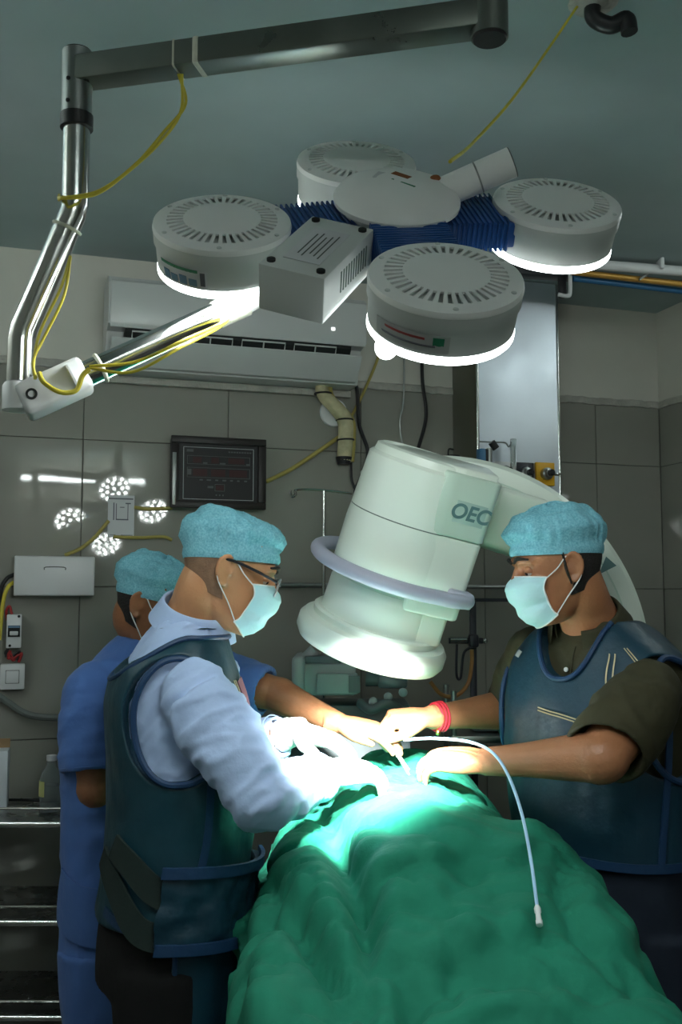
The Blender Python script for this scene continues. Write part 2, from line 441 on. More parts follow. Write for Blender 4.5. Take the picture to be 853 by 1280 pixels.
# ================================================================== TUBE LIGHTS (outside the frame; the first mirrors in the tiles)
def refl(px, py, dist):
    h = WP(px, py); d = h - CAM; r = d - WN * (2 * d.dot(WN)); t = (dist) / r.dot(WN)
    return h + r * t
def tube_light(a, b, nrm, strength, label, flip=1):
    ax = (b - a).normalized(); t = thing('tube_light', label, 'light', (a + b) / 2 + nrm * -0.03, 'fluorescent tube lights')
    L = (b - a).length; up = ax.cross(nrm)
    MB().box((a + b) / 2 - nrm * 0.045, L + 0.06, 0.035, 0.05, ax, nrm, up, bev=0.006).build('batten', white_m, t)
    for q, s in ((a, -1), (b, 1)):
        MB().box(q + ax * s * 0.012 - nrm * 0.02, 0.022, 0.06, 0.03, ax, nrm, up, bev=0.004).build('end_cap', white_m, t)
    em = mat('fluorescent glow %g' % strength, (1, 1, 1), 0.4, emit=strength, ecol=(0.90, 1.0, 0.97))
    MB().cyl(a, b, 0.014).build('tube', em, t)
TA, TB = refl(27, 597, DR - 0.075), refl(180, 602, DR - 0.075)
tube_light(TA, TB, -WN, TUBE_REAR, 'white fluorescent tube light on the rear wall mirrored in the tiles')
tube_light(WS(SL + 0.075, 2.38, 0.75), WS(SL + 0.075, 2.38, 1.95), WX, TUBE_LEFT, 'white fluorescent tube light high on the left wall')

tube_light(WS(SR - 0.075, 2.575, 0.75), WS(SR - 0.075, 2.575, 1.75), -WX, 14.0, 'white fluorescent tube light under the ceiling on the right wall')

# ================================================================== AIR CONDITIONER
def on_plane(px, py, off): return WP(px, py, off)
aL, aR = ws(WP(136, 380, 0.2)), ws(WP(459, 400, 0.2))
az0, az1 = 2.243, 2.512
ac = thing('air_conditioner', 'white split air conditioner mounted high on the back wall', 'air conditioner', WS((aL + aR) / 2, az0, 0))
def acprof(pts, s_a, s_b, name, m, parent, sharp=30):
    return MB().loft([[WS(s, z, d) for d, z in pts] for s in (s_a, s_b)]).build(name, m, parent, sharp=sharp)
H = az1 - az0
acprof([(0.002, az1), (0.15, az1), (0.185, az1 - 0.012), (0.196, az1 - 0.03), (0.196, az0 + 0.115), (0.14, az0 + 0.105), (0.115, az0 + 0.035), (0.105, az0 + 0.0), (0.002, az0)], aL, aR, 'casing', acw_m, ac)
fp = acprof([(0.197, az1 - 0.022), (0.206, az1 - 0.03), (0.209, az1 - 0.06), (0.207, az0 + 0.118), (0.199, az0 + 0.104), (0.197, az0 + 0.104)], aL + 0.006, aR - 0.006, 'front_panel', acw_m, ac)
acprof([(0.13, az0 + 0.098), (0.192, az0 + 0.104), (0.192, az0 + 0.094), (0.15, az0 + 0.045), (0.118, az0 + 0.045)], aL + 0.05, aR - 0.05, 'outlet', dark_m, ac)
acprof([(0.118, az0 + 0.038), (0.168, az0 + 0.060), (0.185, az0 + 0.078), (0.187, az0 + 0.074), (0.170, az0 + 0.050), (0.125, az0 + 0.006), (0.110, az0 + 0.004)], aL + 0.012, aR - 0.012, 'lower_lip', acw_m, ac)
nb = 4
for k in range(nb):
    a = aL + 0.07 + k * (aR - aL - 0.14) / nb; b = a + (aR - aL - 0.14) / nb - 0.03
    g = MB()
    c0, c1 = (0.194, az0 + 0.096), (0.178, az0 + 0.066)
    g.tube([WS(a, c1[1], c1[0]), WS(a, c0[1], c0[0]), WS(b, c0[1], c0[0]), WS(b, c1[1], c1[0])], 0.0028, n=6, smooth=0)
    g.tube([WS((a + b) / 2, c1[1], c1[0]), WS((a + b) / 2, c0[1], c0[0])], 0.0022, n=6, smooth=0)
    g.build('vane_grille', acw_m, ac)
lp = WS(aR - 0.115, az0 + 0.15, 0.2095)
MB().box(lp, 0.012, 0.001, 0.010, WX, WN, UZ).build('indicator', mat('indicator glow', (1, 1, 1), emit=1.2), fp)
acpad = MB().box(WS((aL + aR) / 2, az0 - 0.012, 0.012), aR - aL + 0.01, 0.022, 0.022, WX, WN, UZ, bev=0.003).build('mounting_strip', plast_m, ac)
# pipes and cables leaving the unit
pp = [WP(402, 470, 0.055), WP(404, 492, 0.055), WP(418, 508, 0.05), WP(431, 525, 0.045), WP(432, 550, 0.045), WP(430, 576, 0.045)]
ap = thing('pipe_bundle', 'ochre wrapped air conditioner pipe bundle curving down the tiles', 'pipe', pp[-1])
MB().tube(pp, [0.021, 0.022, 0.024, 0.026, 0.025, 0.024], n=14).build('wrapped_pipe', insul_m, ap)
MB().tube([q + WX * 0.028 for q in pp[:1]] + [q + WX * 0.030 - WN * 0.012 for q in pp[1:]], 0.010, n=10).build('thin_pipe', conduit_m, ap)
for q in (pp[1], pp[3], pp[4]): MB().torus(q, pp[4] - pp[3], 0.027, 0.003, 18, 6).build('band', black_m, ap)
MB().cyl(pp[-1] + UZ * 0.012, pp[-1] - UZ * 0.012, 0.027, 0.02).build('dark_end', black_m, ap)
d0 = WP(417, 516)
tag(MB().lathe(d0, WN, [(0.0, 0.001), (0.048, 0.001), (0.046, 0.009), (0.0, 0.012)], 28).build('wall_plate', white_m), 'round white cover plate on the tiles behind the pipe bundle', 'plate')
def cable(name, pts, r, m, label, cat='cable', smooth=8, group=None):
    return tag(MB().tube(pts, r, n=8, smooth=smooth).build(name, m), label, cat, group)
cable('cable', [WP(441, 470, 0.02), WP(447, 490, 0.02), WP(449, 530, 0.02), WP(460, 565, 0.03), WP(452, 595, 0.04), WP(444, 617, 0.05), WP(452, 640, 0.05), WP(455, 690, 0.05)], 0.0062, black_m, 'thick black cable winding down the tiles right of the pipe bundle')
cable('cable', [WP(439, 578, 0.03), WP(440, 600, 0.03), WP(447, 618, 0.04)], 0.0045, black_m, 'short thin black cable below the dark end of the pipe bundle')
cable('cable', [WP(529, 395, 0.012), WP(528, 470, 0.012), WP(533, 520, 0.012), WP(522, 565, 0.012), WP(516, 600, 0.012)], 0.006, black_m, 'black cable hanging straight on the wall left of the steel panel')
cable('cable', [WP(505, 400, 0.008), WP(505, 495, 0.008), WP(500, 530, 0.008), WP(506, 570, 0.008)], 0.003, dullsteel_m, 'thin grey cable on the wall beside the straight black one')

# ================================================================== DIGITAL DISPLAY
def wall_rect(x0, y0, x1, y1, off):
    c = WP((x0 + x1) / 2, (y0 + y1) / 2, off); a = WP(x0, (y0 + y1) / 2, off); b = WP(x1, (y0 + y1) / 2, off)
    t = WP((x0 + x1) / 2, y0, off); u = WP((x0 + x1) / 2, y1, off)
    return c, (b - a).length, (t - u).length
c, dw, dh = wall_rect(214, 547, 333, 636, 0.045)
dp = thing('digital_display', 'black digital timer display with unlit red digits in a dark frame', 'display', c - WN * 0.04 - UZ * dh / 2)
MB().box(c - WN * 0.024, dw - 0.01, 0.046, dh - 0.01, WX, WN, UZ, bev=0.004).build('housing', frame_m, dp)
def bar(u0, v0, u1, v1, d, m, name, parent, th=0.002, bev=0.0):
    return MB().box(c + WX * ((u0 + u1) / 2 - 0.5) * dw + UZ * (0.5 - (v0 + v1) / 2) * dh + WN * d, abs(u1 - u0) * dw, th, abs(v1 - v0) * dh, WX, WN, UZ, bev=bev).build(name, m, parent)
for r in ((0, 0, 1, 0.10), (0, 0.90, 1, 1), (0, 0.10, 0.085, 0.9), (0.915, 0.10, 1, 0.9)): bar(*r, 0.004, frame_m, 'frame_side', dp, 0.014, 0.003)
MB().box(c + WX * (-0.465 * dw) + WN * 0.0115 - UZ * 0.1 * dh, 0.012, 0.003, dh * 0.72, WX, WN, UZ, bev=0.001).build('metal_strip', dullsteel_m, dp)
sc = bar(0.085, 0.10, 0.915, 0.9, -0.0005, screen_m, 'screen', dp)
for r in ((0.13, 0.145, 0.87, 0.152), (0.13, 0.868, 0.87, 0.875), (0.13, 0.145, 0.136, 0.875), (0.864, 0.145, 0.87, 0.875)): bar(*r, 0.0012, mark_m, 'screen_border', sc, 0.001)
for (u0, v0, u1, v1) in ((0.17, 0.265, 0.83, 0.385), (0.17, 0.43, 0.83, 0.57), (0.46, 0.655, 0.565, 0.755)):
    for r in ((u0, v0, u1, v0 + 0.006), (u0, v1 - 0.006, u1, v1), (u0, v0, u0 + 0.005, v1), (u1 - 0.005, v0, u1, v1)): bar(*r, 0.0012, grey_m, 'digit_border', sc, 0.001)
for (u0, v0, u1, v1) in ((0.23, 0.285, 0.32, 0.365), (0.42, 0.285, 0.50, 0.365), (0.60, 0.285, 0.77, 0.365), (0.23, 0.45, 0.38, 0.55), (0.42, 0.45, 0.57, 0.55), (0.61, 0.45, 0.80, 0.55), (0.47, 0.668, 0.555, 0.742)):
    bar(u0, v0, u1, v1, 0.0009, red_m, 'digit_window', sc, 0.001)
for (u0, v0, u1, v1) in ((0.165, 0.18, 0.235, 0.215), (0.335, 0.355, 0.38, 0.375), (0.51, 0.355, 0.57, 0.375), (0.79, 0.355, 0.825, 0.375), (0.175, 0.455, 0.215, 0.535), (0.30, 0.592, 0.335, 0.612), (0.375, 0.592, 0.42, 0.612),
                         (0.465, 0.592, 0.495, 0.612), (0.54, 0.592, 0.58, 0.612), (0.62, 0.592, 0.65, 0.612), (0.695, 0.592, 0.72, 0.612), (0.77, 0.592, 0.80, 0.612), (0.385, 0.685, 0.445, 0.715)):
    bar(u0, v0, u1, v1, 0.0012, grey_m, 'caption', sc, 0.001)
for k in range(9): bar(0.60 + k * 0.028, 0.19, 0.62 + k * 0.028, 0.208, 0.0012, grey_m, 'caption', sc, 0.001)
for u in (0.47, 0.505, 0.54): bar(u, 0.80, u + 0.014, 0.82, 0.0012, grey_m, 'button_mark', sc, 0.001)
cable('cable', [WP(256, 634, 0.015), WP(253, 645, 0.012), WP(249, 660, 0.012), WP(247, 700, 0.012)], 0.003, black_m, 'thin black cable hanging below the digital display')

# ================================================================== SMALL THINGS ON THE WALL, LEFT
c, pw, ph = wall_rect(135, 619, 168, 671, 0.004)
pn = thing('notice_sheet', 'white printed notice sheet taped to the tiles', 'paper', c - UZ * ph / 2)
MB().box(c - WN * 0.002, pw, 0.002, ph, WX, WN, UZ).build('sheet', paper_m, pn)
def pb(u0, v0, u1, v1, m, name='print'):
    MB().box(c + WX * ((u0 + u1) / 2 - 0.5) * pw + UZ * (0.5 - (v0 + v1) / 2) * ph - WN * 0.0006, (u1 - u0) * pw, 0.0006, (v1 - v0) * ph, WX, WN, UZ).build(name, m, pn)
for r in ((0.02, 0.07, 0.95, 0.10), (0.4, 0.08, 0.95, 0.095), (0.20, 0.18, 0.24, 0.60), (0.30, 0.20, 0.33, 0.6), (0.74, 0.2, 0.77, 0.6), (0.30, 0.57, 0.78, 0.60), (0.66, 0.18, 0.86, 0.21), (0.45, 0.28, 0.62, 0.30), (0.08, 0.95, 0.3, 0.965), (0.5, 0.95, 0.95, 0.965)): pb(*r, ink_m)
c, bw, bh = wall_rect(18, 695, 119, 745, 0.05)
jb = thing('distribution_box', 'white rectangular distribution box with a recessed pull', 'box', c - WN * 0.05 - UZ * bh / 2)
MB().box(c - WN * 0.027, bw, 0.046, bh, WX, WN, UZ, bev=0.004).build('housing', white_m, jb)
lid = MB().box(c - WN * 0.002, bw - 0.004, 0.006, bh - 0.004, WX, WN, UZ, bev=0.0025).build('lid', white_m, jb)
MB().tube([c + WX * (-0.03) + UZ * 0.018 + WN * 0.001, c + WX * (-0.026) + UZ * 0.026 + WN * 0.001, c + WX * 0.026 + UZ * 0.026 + WN * 0.001, c + WX * 0.03 + UZ * 0.018 + WN * 0.001], 0.0015, n=6, smooth=3).build('pull_groove', grey_m, lid)
c, mw, mh = wall_rect(8, 768, 27, 810, 0.05)
cb = thing('circuit_breaker', 'narrow white circuit breaker box on the tiles', 'breaker', c - WN * 0.05 - UZ * mh / 2)
MB().box(c - WN * 0.025, mw, 0.05, mh, WX, WN, UZ, bev=0.003).build('housing', white_m, cb)
MB().box(c - WN * -0.0005 + UZ * 0.0, mw * 0.8, 0.003, mh * 0.34, WX, WN, UZ).build('switch_window', dark_m, cb)
MB().box(c + WN * 0.004 - UZ * 0.006, mw * 0.55, 0.012, mh * 0.12, WX, WN, UZ, bev=0.002).build('toggle', white_m, cb)
MB().box(c + WN * 0.001 + UZ * mh * 0.13, mw * 0.75, 0.003, mh * 0.06, WX, WN, UZ).build('blue_strip', bluel_m, cb)
for sx, sz in ((0.3, 0.44), (-0.25, -0.43)): MB().lathe(c + WX * sx * mw + UZ * sz * mh, WN, [(0.004, 0), (0.003, 0.002)], 10).build('screw', dark_m, cb)
c, sw, sh = wall_rect(0, 830, 31, 862, 0.03)
sp = thing('light_switch', 'square white light switch below the circuit breaker', 'switch', c - WN * 0.03 - UZ * sh / 2)
MB().box(c - WN * 0.014, sw, 0.03, sh, WX, WN, UZ, bev=0.004).build('plate', white_m, sp)
MB().box(c + WN * 0.001, sw * 0.56, 0.004, sh * 0.52, WX, WN, UZ).build('rocker_gap', grey_m, sp)
MB().box(c + WN * 0.003, sw * 0.52, 0.006, sh * 0.48, WX, WN, UZ, bev=0.002).build('rocker', white_m, sp)
cable('wire', [WP(15, 768, 0.03), WP(12, 758, 0.03), WP(8, 764, 0.03), WP(9, 775, 0.02)], 0.004, redw_m, 'red wire loop poking out above the circuit breaker', 'wire')
rw = [WP(9 + 22 * random.random(), 812 + 16 * random.random(), 0.03) for k in range(9)]
cable('wire', rw, 0.0045, redw_m, 'tangled red wire between the circuit breaker and the light switch', 'wire', smooth=5)
cable('wire', [q + UZ * 0.006 - WX * 0.006 for q in rw[::-1]], 0.004, black_m, 'tangled black wire between the circuit breaker and the light switch', 'wire', smooth=5)
cable('cable', [WP(18, 718, 0.02), WP(8, 724, 0.03), WP(1, 740, 0.03), WP(-2, 790, 0.02)], 0.006, black_m, 'black cable looping from the end of the distribution box')
cable('wire', [WP(17, 728, 0.02), WP(10, 734, 0.03), WP(4, 752, 0.03), WP(-1, 800, 0.03)], 0.006, yellow_m, 'yellow wire leaving the end of the distribution box', 'wire')
cable('hose', [WP(-15, 860, 0.05), WP(10, 878, 0.05), WP(35, 893, 0.05), WP(70, 897, 0.05), WP(130, 895, 0.05), WP(200, 890, 0.05)], 0.010, mat('grey hose', (0.13, 0.15, 0.14), 0.5), 'thick grey hose sagging along the wall below the switch', 'hose')
cable('conduit', [WP(81, 694, 0.01), WP(100, 686, 0.01), WP(118, 672, 0.01), WP(136, 651, 0.008)], 0.0055, conduit_m, 'ochre conduit rising from the distribution box to the notice sheet', 'conduit')
cable('conduit', [WP(168, 634, 0.01), WP(185, 636, 0.01), WP(215, 635, 0.01)], 0.0055, conduit_m, 'ochre conduit between the notice sheet and the digital display', 'conduit')
cable('conduit', [WP(142, 671, 0.01), WP(175, 672, 0.01), WP(204, 671, 0.01), WP(215, 675, 0.01)], 0.005, conduit_m, 'ochre conduit running level below the notice sheet', 'conduit')
cable('conduit', [WP(333, 602, 0.01), WP(365, 586, 0.01), WP(400, 563, 0.01), WP(426, 545, 0.01)], 0.0068, conduit_m, 'ochre conduit slanting up from the display to the pipe bundle', 'conduit')
cable('conduit', [WP(440, 520, 0.01), WP(455, 490, 0.01), WP(470, 455, 0.01), WP(478, 430, 0.01)], 0.005, conduit_m, 'ochre conduit rising behind the front lamp pod', 'conduit')
# wall rail
ra, rb = WP(345, 731, 0.05), WP(642, 734, 0.05)
rl = thing('wall_rail', 'dark steel rail along the tiles behind the imaging machine', 'rail', (ra + rb) / 2)
MB().cyl(ra, rb, 0.0075).build('bar', dullsteel_m, rl)
for t in (0.05, 0.5, 0.95):
    q = ra.lerp(rb, t); MB().cyl(q, q - WN * 0.055, 0.006).build('bracket', dullsteel_m, rl)

# ================================================================== STEEL SERVICE PANEL WITH GAS OUTLETS
pL = ws(WP(597, 480, 0.20)); pR = ws(WP(698, 480, 0.20))
pz0 = WP(650, 617, 0.2).z; pz1 = ZC - 0.005
gp = thing('gas_console', 'tall brushed steel medical gas panel hanging from the ceiling', 'panel', WS((pL + pR) / 2, pz0, 0.1))
MB().box(WS((pL + pR) / 2, (pz0 + pz1) / 2, 0.099), pR - pL, 0.196, pz1 - pz0, WX, WN, UZ, bev=0.003).build('cabinet', mat('reflection toned steel side', (0.12, 0.12, 0.085), 0.35, 0.4), gp)  # dark olive reflection on the steel side is put into the colour
MB().box(WS((pL + pR) / 2, (pz0 + pz1) / 2, 0.199), pR - pL, 0.003, pz1 - pz0, WX, WN, UZ).build('front_sheet', brush_m, gp)
for s in (pL, pR): MB().cyl(WS(s, pz0, 0.2), WS(s, pz1, 0.2), 0.005).build('edge_trim', steel_m, gp)
go = 0.203
def outlet(x0, y0, x1, y1, m, label, kind):
    c, wd, hh = wall_rect(x0, y0, x1, y1, go + 0.012)
    t = thing('gas_outlet', label, 'outlet', c - WN * 0.012 - UZ * hh / 2, 'gas outlets on the steel panel')
    MB().box(c - WN * 0.006, wd, 0.011, hh, WX, WN, UZ, bev=0.002).build('plate', m, t)
    MB().lathe(c, WN, [(0.020, -0.001), (0.020, 0.016), (0.014, 0.018), (0.014, 0.03), (0.0, 0.032)], 20).build('socket', dullsteel_m, t)
    MB().lathe(c + WN * 0.03, WN, [(0.010, 0), (0.011, 0.014), (0.006, 0.018)], 14).build('plug', black_m, t)
    if kind: MB().tube([c + WN * 0.03, c + WX * 0.022 + WN * 0.035 - UZ * 0.004, c + WX * 0.034 + WN * 0.03 - UZ * 0.002], 0.006, n=8).build('spigot', steel_m, t)
outlet(671, 578, 694, 607, gasy_m, 'yellow gas outlet plate with black socket on the steel panel', 1)
outlet(645, 578, 668, 606, gask_m, 'black gas outlet plate in the middle of the steel panel', 0)
outlet(619, 577, 642, 603, white_m, 'white gas outlet plate at the left of the steel panel', 0)
fq = WP(642, 596, go + 0.05)
fm = thing('flowmeter', 'clear glass oxygen flowmeter standing up from the steel panel', 'flowmeter', fq)
MB().box(fq, 0.035, 0.04, 0.028, WX, WN, UZ, bev=0.006).build('body', steel_m, fm)
ft = WP(642, 549, go + 0.05)
MB().cyl(fq + UZ * 0.01, ft, 0.0105).build('tube', glass_m, fm)
MB().cyl(fq + UZ * 0.012, ft - UZ * 0.02, 0.004).build('float_stem', white_m, fm)
MB().cyl(fq - WN * 0.02, fq - WN * 0.055, 0.008).build('stem', steel_m, fm)
MB().lathe(fq + WN * 0.02, WN, [(0.013, 0), (0.014, 0.012), (0.01, 0.016)], 14).build('knob', white_m, fm)
MB().lathe(fq - UZ * 0.014, -UZ, [(0.016, 0), (0.018, 0.02), (0.012, 0.035)], 16).build('outlet_nozzle', white_m, fm)
ss = WP(602, 600, go + 0.05); se = WP(602, 552, go + 0.05)
sb = thing('suction_regulator', 'small suction regulator with hook rod left on the steel panel', 'regulator', ss)
MB().box(ss + UZ * 0.05, 0.022, 0.03, 0.10, WX, WN, UZ, bev=0.004).build('blue_body', mat('steel blue plastic', (0.05, 0.16, 0.30), 0.4), sb)
MB().cyl(ss + WX * 0.028, se + WX * 0.028 - UZ * 0.02, 0.009).build('cylinder', dullsteel_m, sb)
MB().box(ss + WX * 0.016 + UZ * 0.06, 0.014, 0.02, 0.08, WX, WN, UZ, bev=0.003).build('clip', black_m, sb)
MB().cyl(se + WX * 0.036, se + WX * 0.052 - UZ * 0.02, 0.012).build('knob', black_m, sb)
MB().tube([se - WX * 0.008, se + WX * 0.05, se + WX * 0.085, se + WX * 0.097 - UZ * 0.012, se + WX * 0.108 + UZ * 0.003], 0.0025, n=6).build('hook_rod', dullsteel_m, sb)
MB().cyl(ss + UZ * 0.04 - WN * 0.012, ss + UZ * 0.04 - WN * 0.05, 0.008).build('stem', steel_m, sb)
hk = WP(556, 571, 0.012)
hh_ = thing('wall_hook', 'small dark double hook on the wall left of the steel panel', 'hook', hk)
MB().tube([hk, hk + WN * 0.03, hk + WN * 0.04 + WX * 0.03, hk + WN * 0.04 + WX * 0.09 - UZ * 0.01], 0.003, n=6).build('rod', black_m, hh_)
MB().tube([hk + WN * 0.03 - UZ * 0.01, hk + WN * 0.035 + UZ * 0.02, hk + WN * 0.03 + WX * 0.02 + UZ * 0.022], 0.003, n=6).build('hook', black_m, hh_)

# ================================================================== PIPES UNDER THE CEILING, RIGHT
pz = ZC - 0.10
def hp(px, py, z=pz):            # point on a level plane at height z
    d = P(px, py, 1.0) - CAM; return CAM + d * ((z - CAM.z) / d.z)
gr = 'service pipes below the ceiling'
def straight(px0, py0, px1, py1, z, r, m, name, label):
    a = hp(px0, py0, z); b = hp(px1, py1, z); d = (b - a)
    return tag(MB().cyl(a, b + d * 0.5, r, n=14).build(name, m), label, 'pipe', gr)
straight(640, 323, 853, 339, ZC - 0.030, 0.016, white_m, 'service_pipe', 'white pipe running level below the ceiling, nearest of the three')
straight(716, 340, 853, 355, ZC - 0.050, 0.010, pipec_m, 'service_pipe', 'orange copper pipe below the ceiling between white and blue pipes')
straight(716, 348, 853, 364, ZC - 0.060, 0.010, pipeb_m, 'service_pipe', 'blue pipe below the ceiling, lowest of the three')
tr0, tr1 = hp(640, 332, ZC - 0.03), hp(730, 338, ZC - 0.03)
tag(MB().box((tr0 + tr1) / 2 + Vector((0, 0.03, 0.0)), (tr1 - tr0).length, 0.05, 0.045, (tr1 - tr0).normalized(), UZ.cross((tr1 - tr0).normalized()), UZ, bev=0.003).build('cable_tray', mat('dark steel tray', (0.06, 0.065, 0.07), 0.4, 0.6)), 'dark steel tray under the ceiling above the steel panel', 'tray')
q = hp(826, 336, ZC - 0.03)
cl = thing('pipe_clamp', 'white clamp holding the ceiling pipes', 'clamp', q)
MB().box(q + UZ * 0.012, 0.012, 0.05, 0.035, bev=0.003).build('clip', white_m, cl)
MB().box(q + Vector((-0.035, 0.02, -0.01)), 0.06, 0.012, 0.01, Vector((0.8, -0.2, 0.5)).normalized(), bev=0.002).build('strap', dullsteel_m, cl)
b0 = hp(698, 340, ZC - 0.05)
tag(MB().tube([P(713, 343, 3.05), P(713, 366, 3.05), P(709, 370, 3.05), P(698, 368, 3.05)], 0.0065, n=8, smooth=4).build('bracket', white_m), 'white bent rod bracket at the top right of the steel panel', 'bracket')
tag(MB().box(P(703, 358, 3.08), 0.022, 0.03, 0.07, bev=0.004).build('hose_clip', black_m), 'small black clip behind the white bent rod bracket', 'clip')

# ceiling hook with stub
kq = hp(742, 2, ZC)
kh = thing('ceiling_hook', 'black bent stub bolted to a rough patch of the ceiling', 'hook', kq)
MB().lathe(kq - UZ * 0.002, -UZ, [(0.001, -0.001), (0.045, 0.0), (0.035, 0.008), (0.001, 0.012)], 18).build('plaster_patch', plast_m, kh)
MB().tube([kq, kq - UZ * 0.03, kq + Vector((0.03, 0, -0.045)), kq + Vector((0.055, -0.01, -0.04)), kq + Vector((0.06, -0.012, -0.065))], 0.015, n=12).build('stub', black_m, kh)

# ================================================================== OPERATING LIGHT
KL = 0.68        # lamp modelled at hub depth 1.70 m, then set nearer and smaller as a whole
hubc = P(497, 243, 1.70)
e1 = Vector((0.965, 0.21, 0.145)).normalized()
e2 = Vector((-0.165, 0.70, 0.70)); e2 = (e2 - e1 * e2.dot(e1)).normalized()
en = e1.cross(e2)                       # lamp's upward normal, tilted to the camera
SITE = P(460, 962, 2.14)
sl = thing('surgical_light', 'ceiling mounted surgical light with four round pods on a steel arm', 'surgical light', hubc)
DPOD = 0.1175
podpos = {'front': P(558, 345, 1.45), 'left': P(278, 277, 1.64), 'back': P(446, 202, 1.89), 'right': P(697, 253, 1.765)}
podr = {'front': DPOD, 'left': DPOD, 'back': DPOD, 'right': DPOD}
def polar_top(c, R, r1, r2, slots, z, th):
    """pod lid: plate with a ring of real slots cut through"""
    mb = MB(); n = slots * 2
    def pt(r, k, h): a = 2 * PI * k / n; return c + (e1 * math.cos(a) + e2 * math.sin(a)) * r + en * (z + h)
    rad = [R, R * 0.985, r2, r1, r1 * 0.5, 0.002]
    hs = [-0.006, 0.0, 0.004, 0.0065, 0.008, 0.008]
    V = []; Fc = []
    for r, h in zip(rad, hs):
        for k in range(n): V.append(pt(r, k, h))
    for i in range(5):
        for k in range(n):
            if i == 2 and k % 2 == 0: continue
            a, b = i * n + k, i * n + (k + 1) % n
            Fc.append((a, b, b + n, a + n))
    N = len(V)
    for r, h in zip(rad, hs):
        for k in range(n): V.append(pt(r, k, h - th))
    for i in range(5):
        for k in range(n):
            if i == 2 and k % 2 == 0: continue
            a, b = N + i * n + k, N + i * n + (k + 1) % n
            Fc.append((a + n, b + n, b, a))
    for k in range(n):
        kk = (k + 1) % n
        if k % 2 == 0:
            for p, q in ((2 * n + k, 2 * n + kk), (3 * n + kk, 3 * n + k), (3 * n + k, 2 * n + k), (2 * n + kk, 3 * n + kk)): Fc.append((p, q, q + N, p + N))
        Fc.append((k, kk, kk + N, k + N))
    return mb.add(V, Fc)
def pod(key, label):
    c = podpos[key]; R = podr[key]; h = 0.072
    casing = MB().lathe(c, en, [(R * 0.985, -0.004), (R, -0.010), (R * 1.0, -0.03), (R * 0.975, -0.034), (R * 0.965, -h), (R * 0.93, -h - 0.003)], 48, up=e2).build('pod', podg_m, sl)
    casing['label'] = label
    polar_top(c, R * 1.005, R * 0.56, R * 0.80, 40, 0.0, 0.003).build('pod_lid', podw_m, casing, sharp=25)
    MB().lathe(c, en, [(R * 0.86, -0.009), (R * 0.86, -0.012)], 32).build('inner_board', dark_m, casing)
    wb_ = MB()
    for k in range(5):
        a = math.radians(68 + k * 9); q = c + (e1 * math.cos(a) + e2 * math.sin(a)) * R * 0.72 - en * 0.007
        wb_.ell(q, 0.005, 0.008, 0.003, e1, e2, en, 8, 5)
    wb_.build('warm_led', warm_m, casing)
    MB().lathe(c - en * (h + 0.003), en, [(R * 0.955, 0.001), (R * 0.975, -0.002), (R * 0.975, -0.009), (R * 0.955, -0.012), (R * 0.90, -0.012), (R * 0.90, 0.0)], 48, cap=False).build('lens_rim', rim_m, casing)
    MB().lathe(c - en * (h + 0.003), en, [(R * 0.93, 0.0), (R * 0.90, -0.006), (R * 0.0, -0.007)], 40).build('reflector', dullsteel_m, casing)
    lm = MB()
    for rr, cnt in ((0.80, 12), (0.48, 7), (0, 1)):
        for k in range(cnt):
            a = 2 * PI * k / cnt; q = c + (e1 * math.cos(a) + e2 * math.sin(a)) * R * rr - en * (h + 0.012)
            lm.ell(q, 0.010, 0.010, 0.006, e1, e2, en, 8, 5)
    lm.build('led_cluster', led_m, casing)
    for k in range(6):
        a = 2 * PI * (k + 0.3) / 6; q = c + (e1 * math.cos(a) + e2 * math.sin(a)) * R * 0.91 + en * 0.0015
        MB().lathe(q, en, [(0.0045, 0), (0.004, 0.0015), (0.0, 0.002)], 8).build('screw', podg_m, casing)
    ld = bpy.data.lights.new('pod_light', 'SPOT'); ld.energy = POD_WATTS; ld.shadow_soft_size = 0.03
    ld.spot_size = math.radians(24); ld.spot_blend = 1.0; ld.color = (0.93, 1.0, 0.96)
    lo = bpy.data.objects.new('pod_light', ld); C.objects.link(lo)
    src = c - en * (h + 0.05); lo.parent = casing; lo.location = src - world_loc(casing)
    lo.rotation_euler = (SITE - (CAM + (src - CAM) * KL)).to_track_quat('-Z', 'Y').to_euler()
    return casing
pods = {k: pod(k, lb) for k, lb in (('front', 'nearest round lamp pod with red sticker'), ('left', 'left round lamp pod with green sticker'), ('back', 'rear round lamp pod'), ('right', 'right round lamp pod'))}
def sticker(key, az0, az1, h0, h1, m, name):
    c = podpos[key]; R = podr[key] * 0.968 + 0.0008 - 0.0005
    MB().grid(lambda u, v: c + (e1 * math.cos(az0 + (az1 - az0) * u) + e2 * math.sin(az0 + (az1 - az0) * u)) * (R + 0.0022 + 0.0022 * (1 - v) + (0.0008 if 'sticker_' in name else 0.0)) - en * (h0 + (h1 - h0) * v), 12, 2, 0.0006).build(name, m, pods[key])
rad = math.radians
sticker('left', rad(-160), rad(-112), 0.037, 0.070, paper_m, 'sticker')
sticker('left', rad(-159), rad(-120), 0.0365, 0.047, greenl_m, 'sticker_band')
for k in range(4): sticker('left', rad(-155 + k * 9), rad(-148 + k * 9), 0.050 + 0.003 * (k % 2), 0.066, bluel_m, 'sticker_print')
sticker('left', rad(-118), rad(-114), 0.040, 0.064, ink_m, 'sticker_print')
sticker('front', rad(-165), rad(-104), 0.037, 0.066, mat('clear grey sticker', (0.46, 0.48, 0.48), 0.4), 'sticker')
sticker('front', rad(-155), rad(-122), 0.042, 0.048, redl_m, 'sticker_print')
sticker('front', rad(-116), rad(-108), 0.040, 0.054, greenl_m, 'sticker_print')
sticker('front', rad(-158), rad(-114), 0.053, 0.057, ink_m, 'sticker_print')
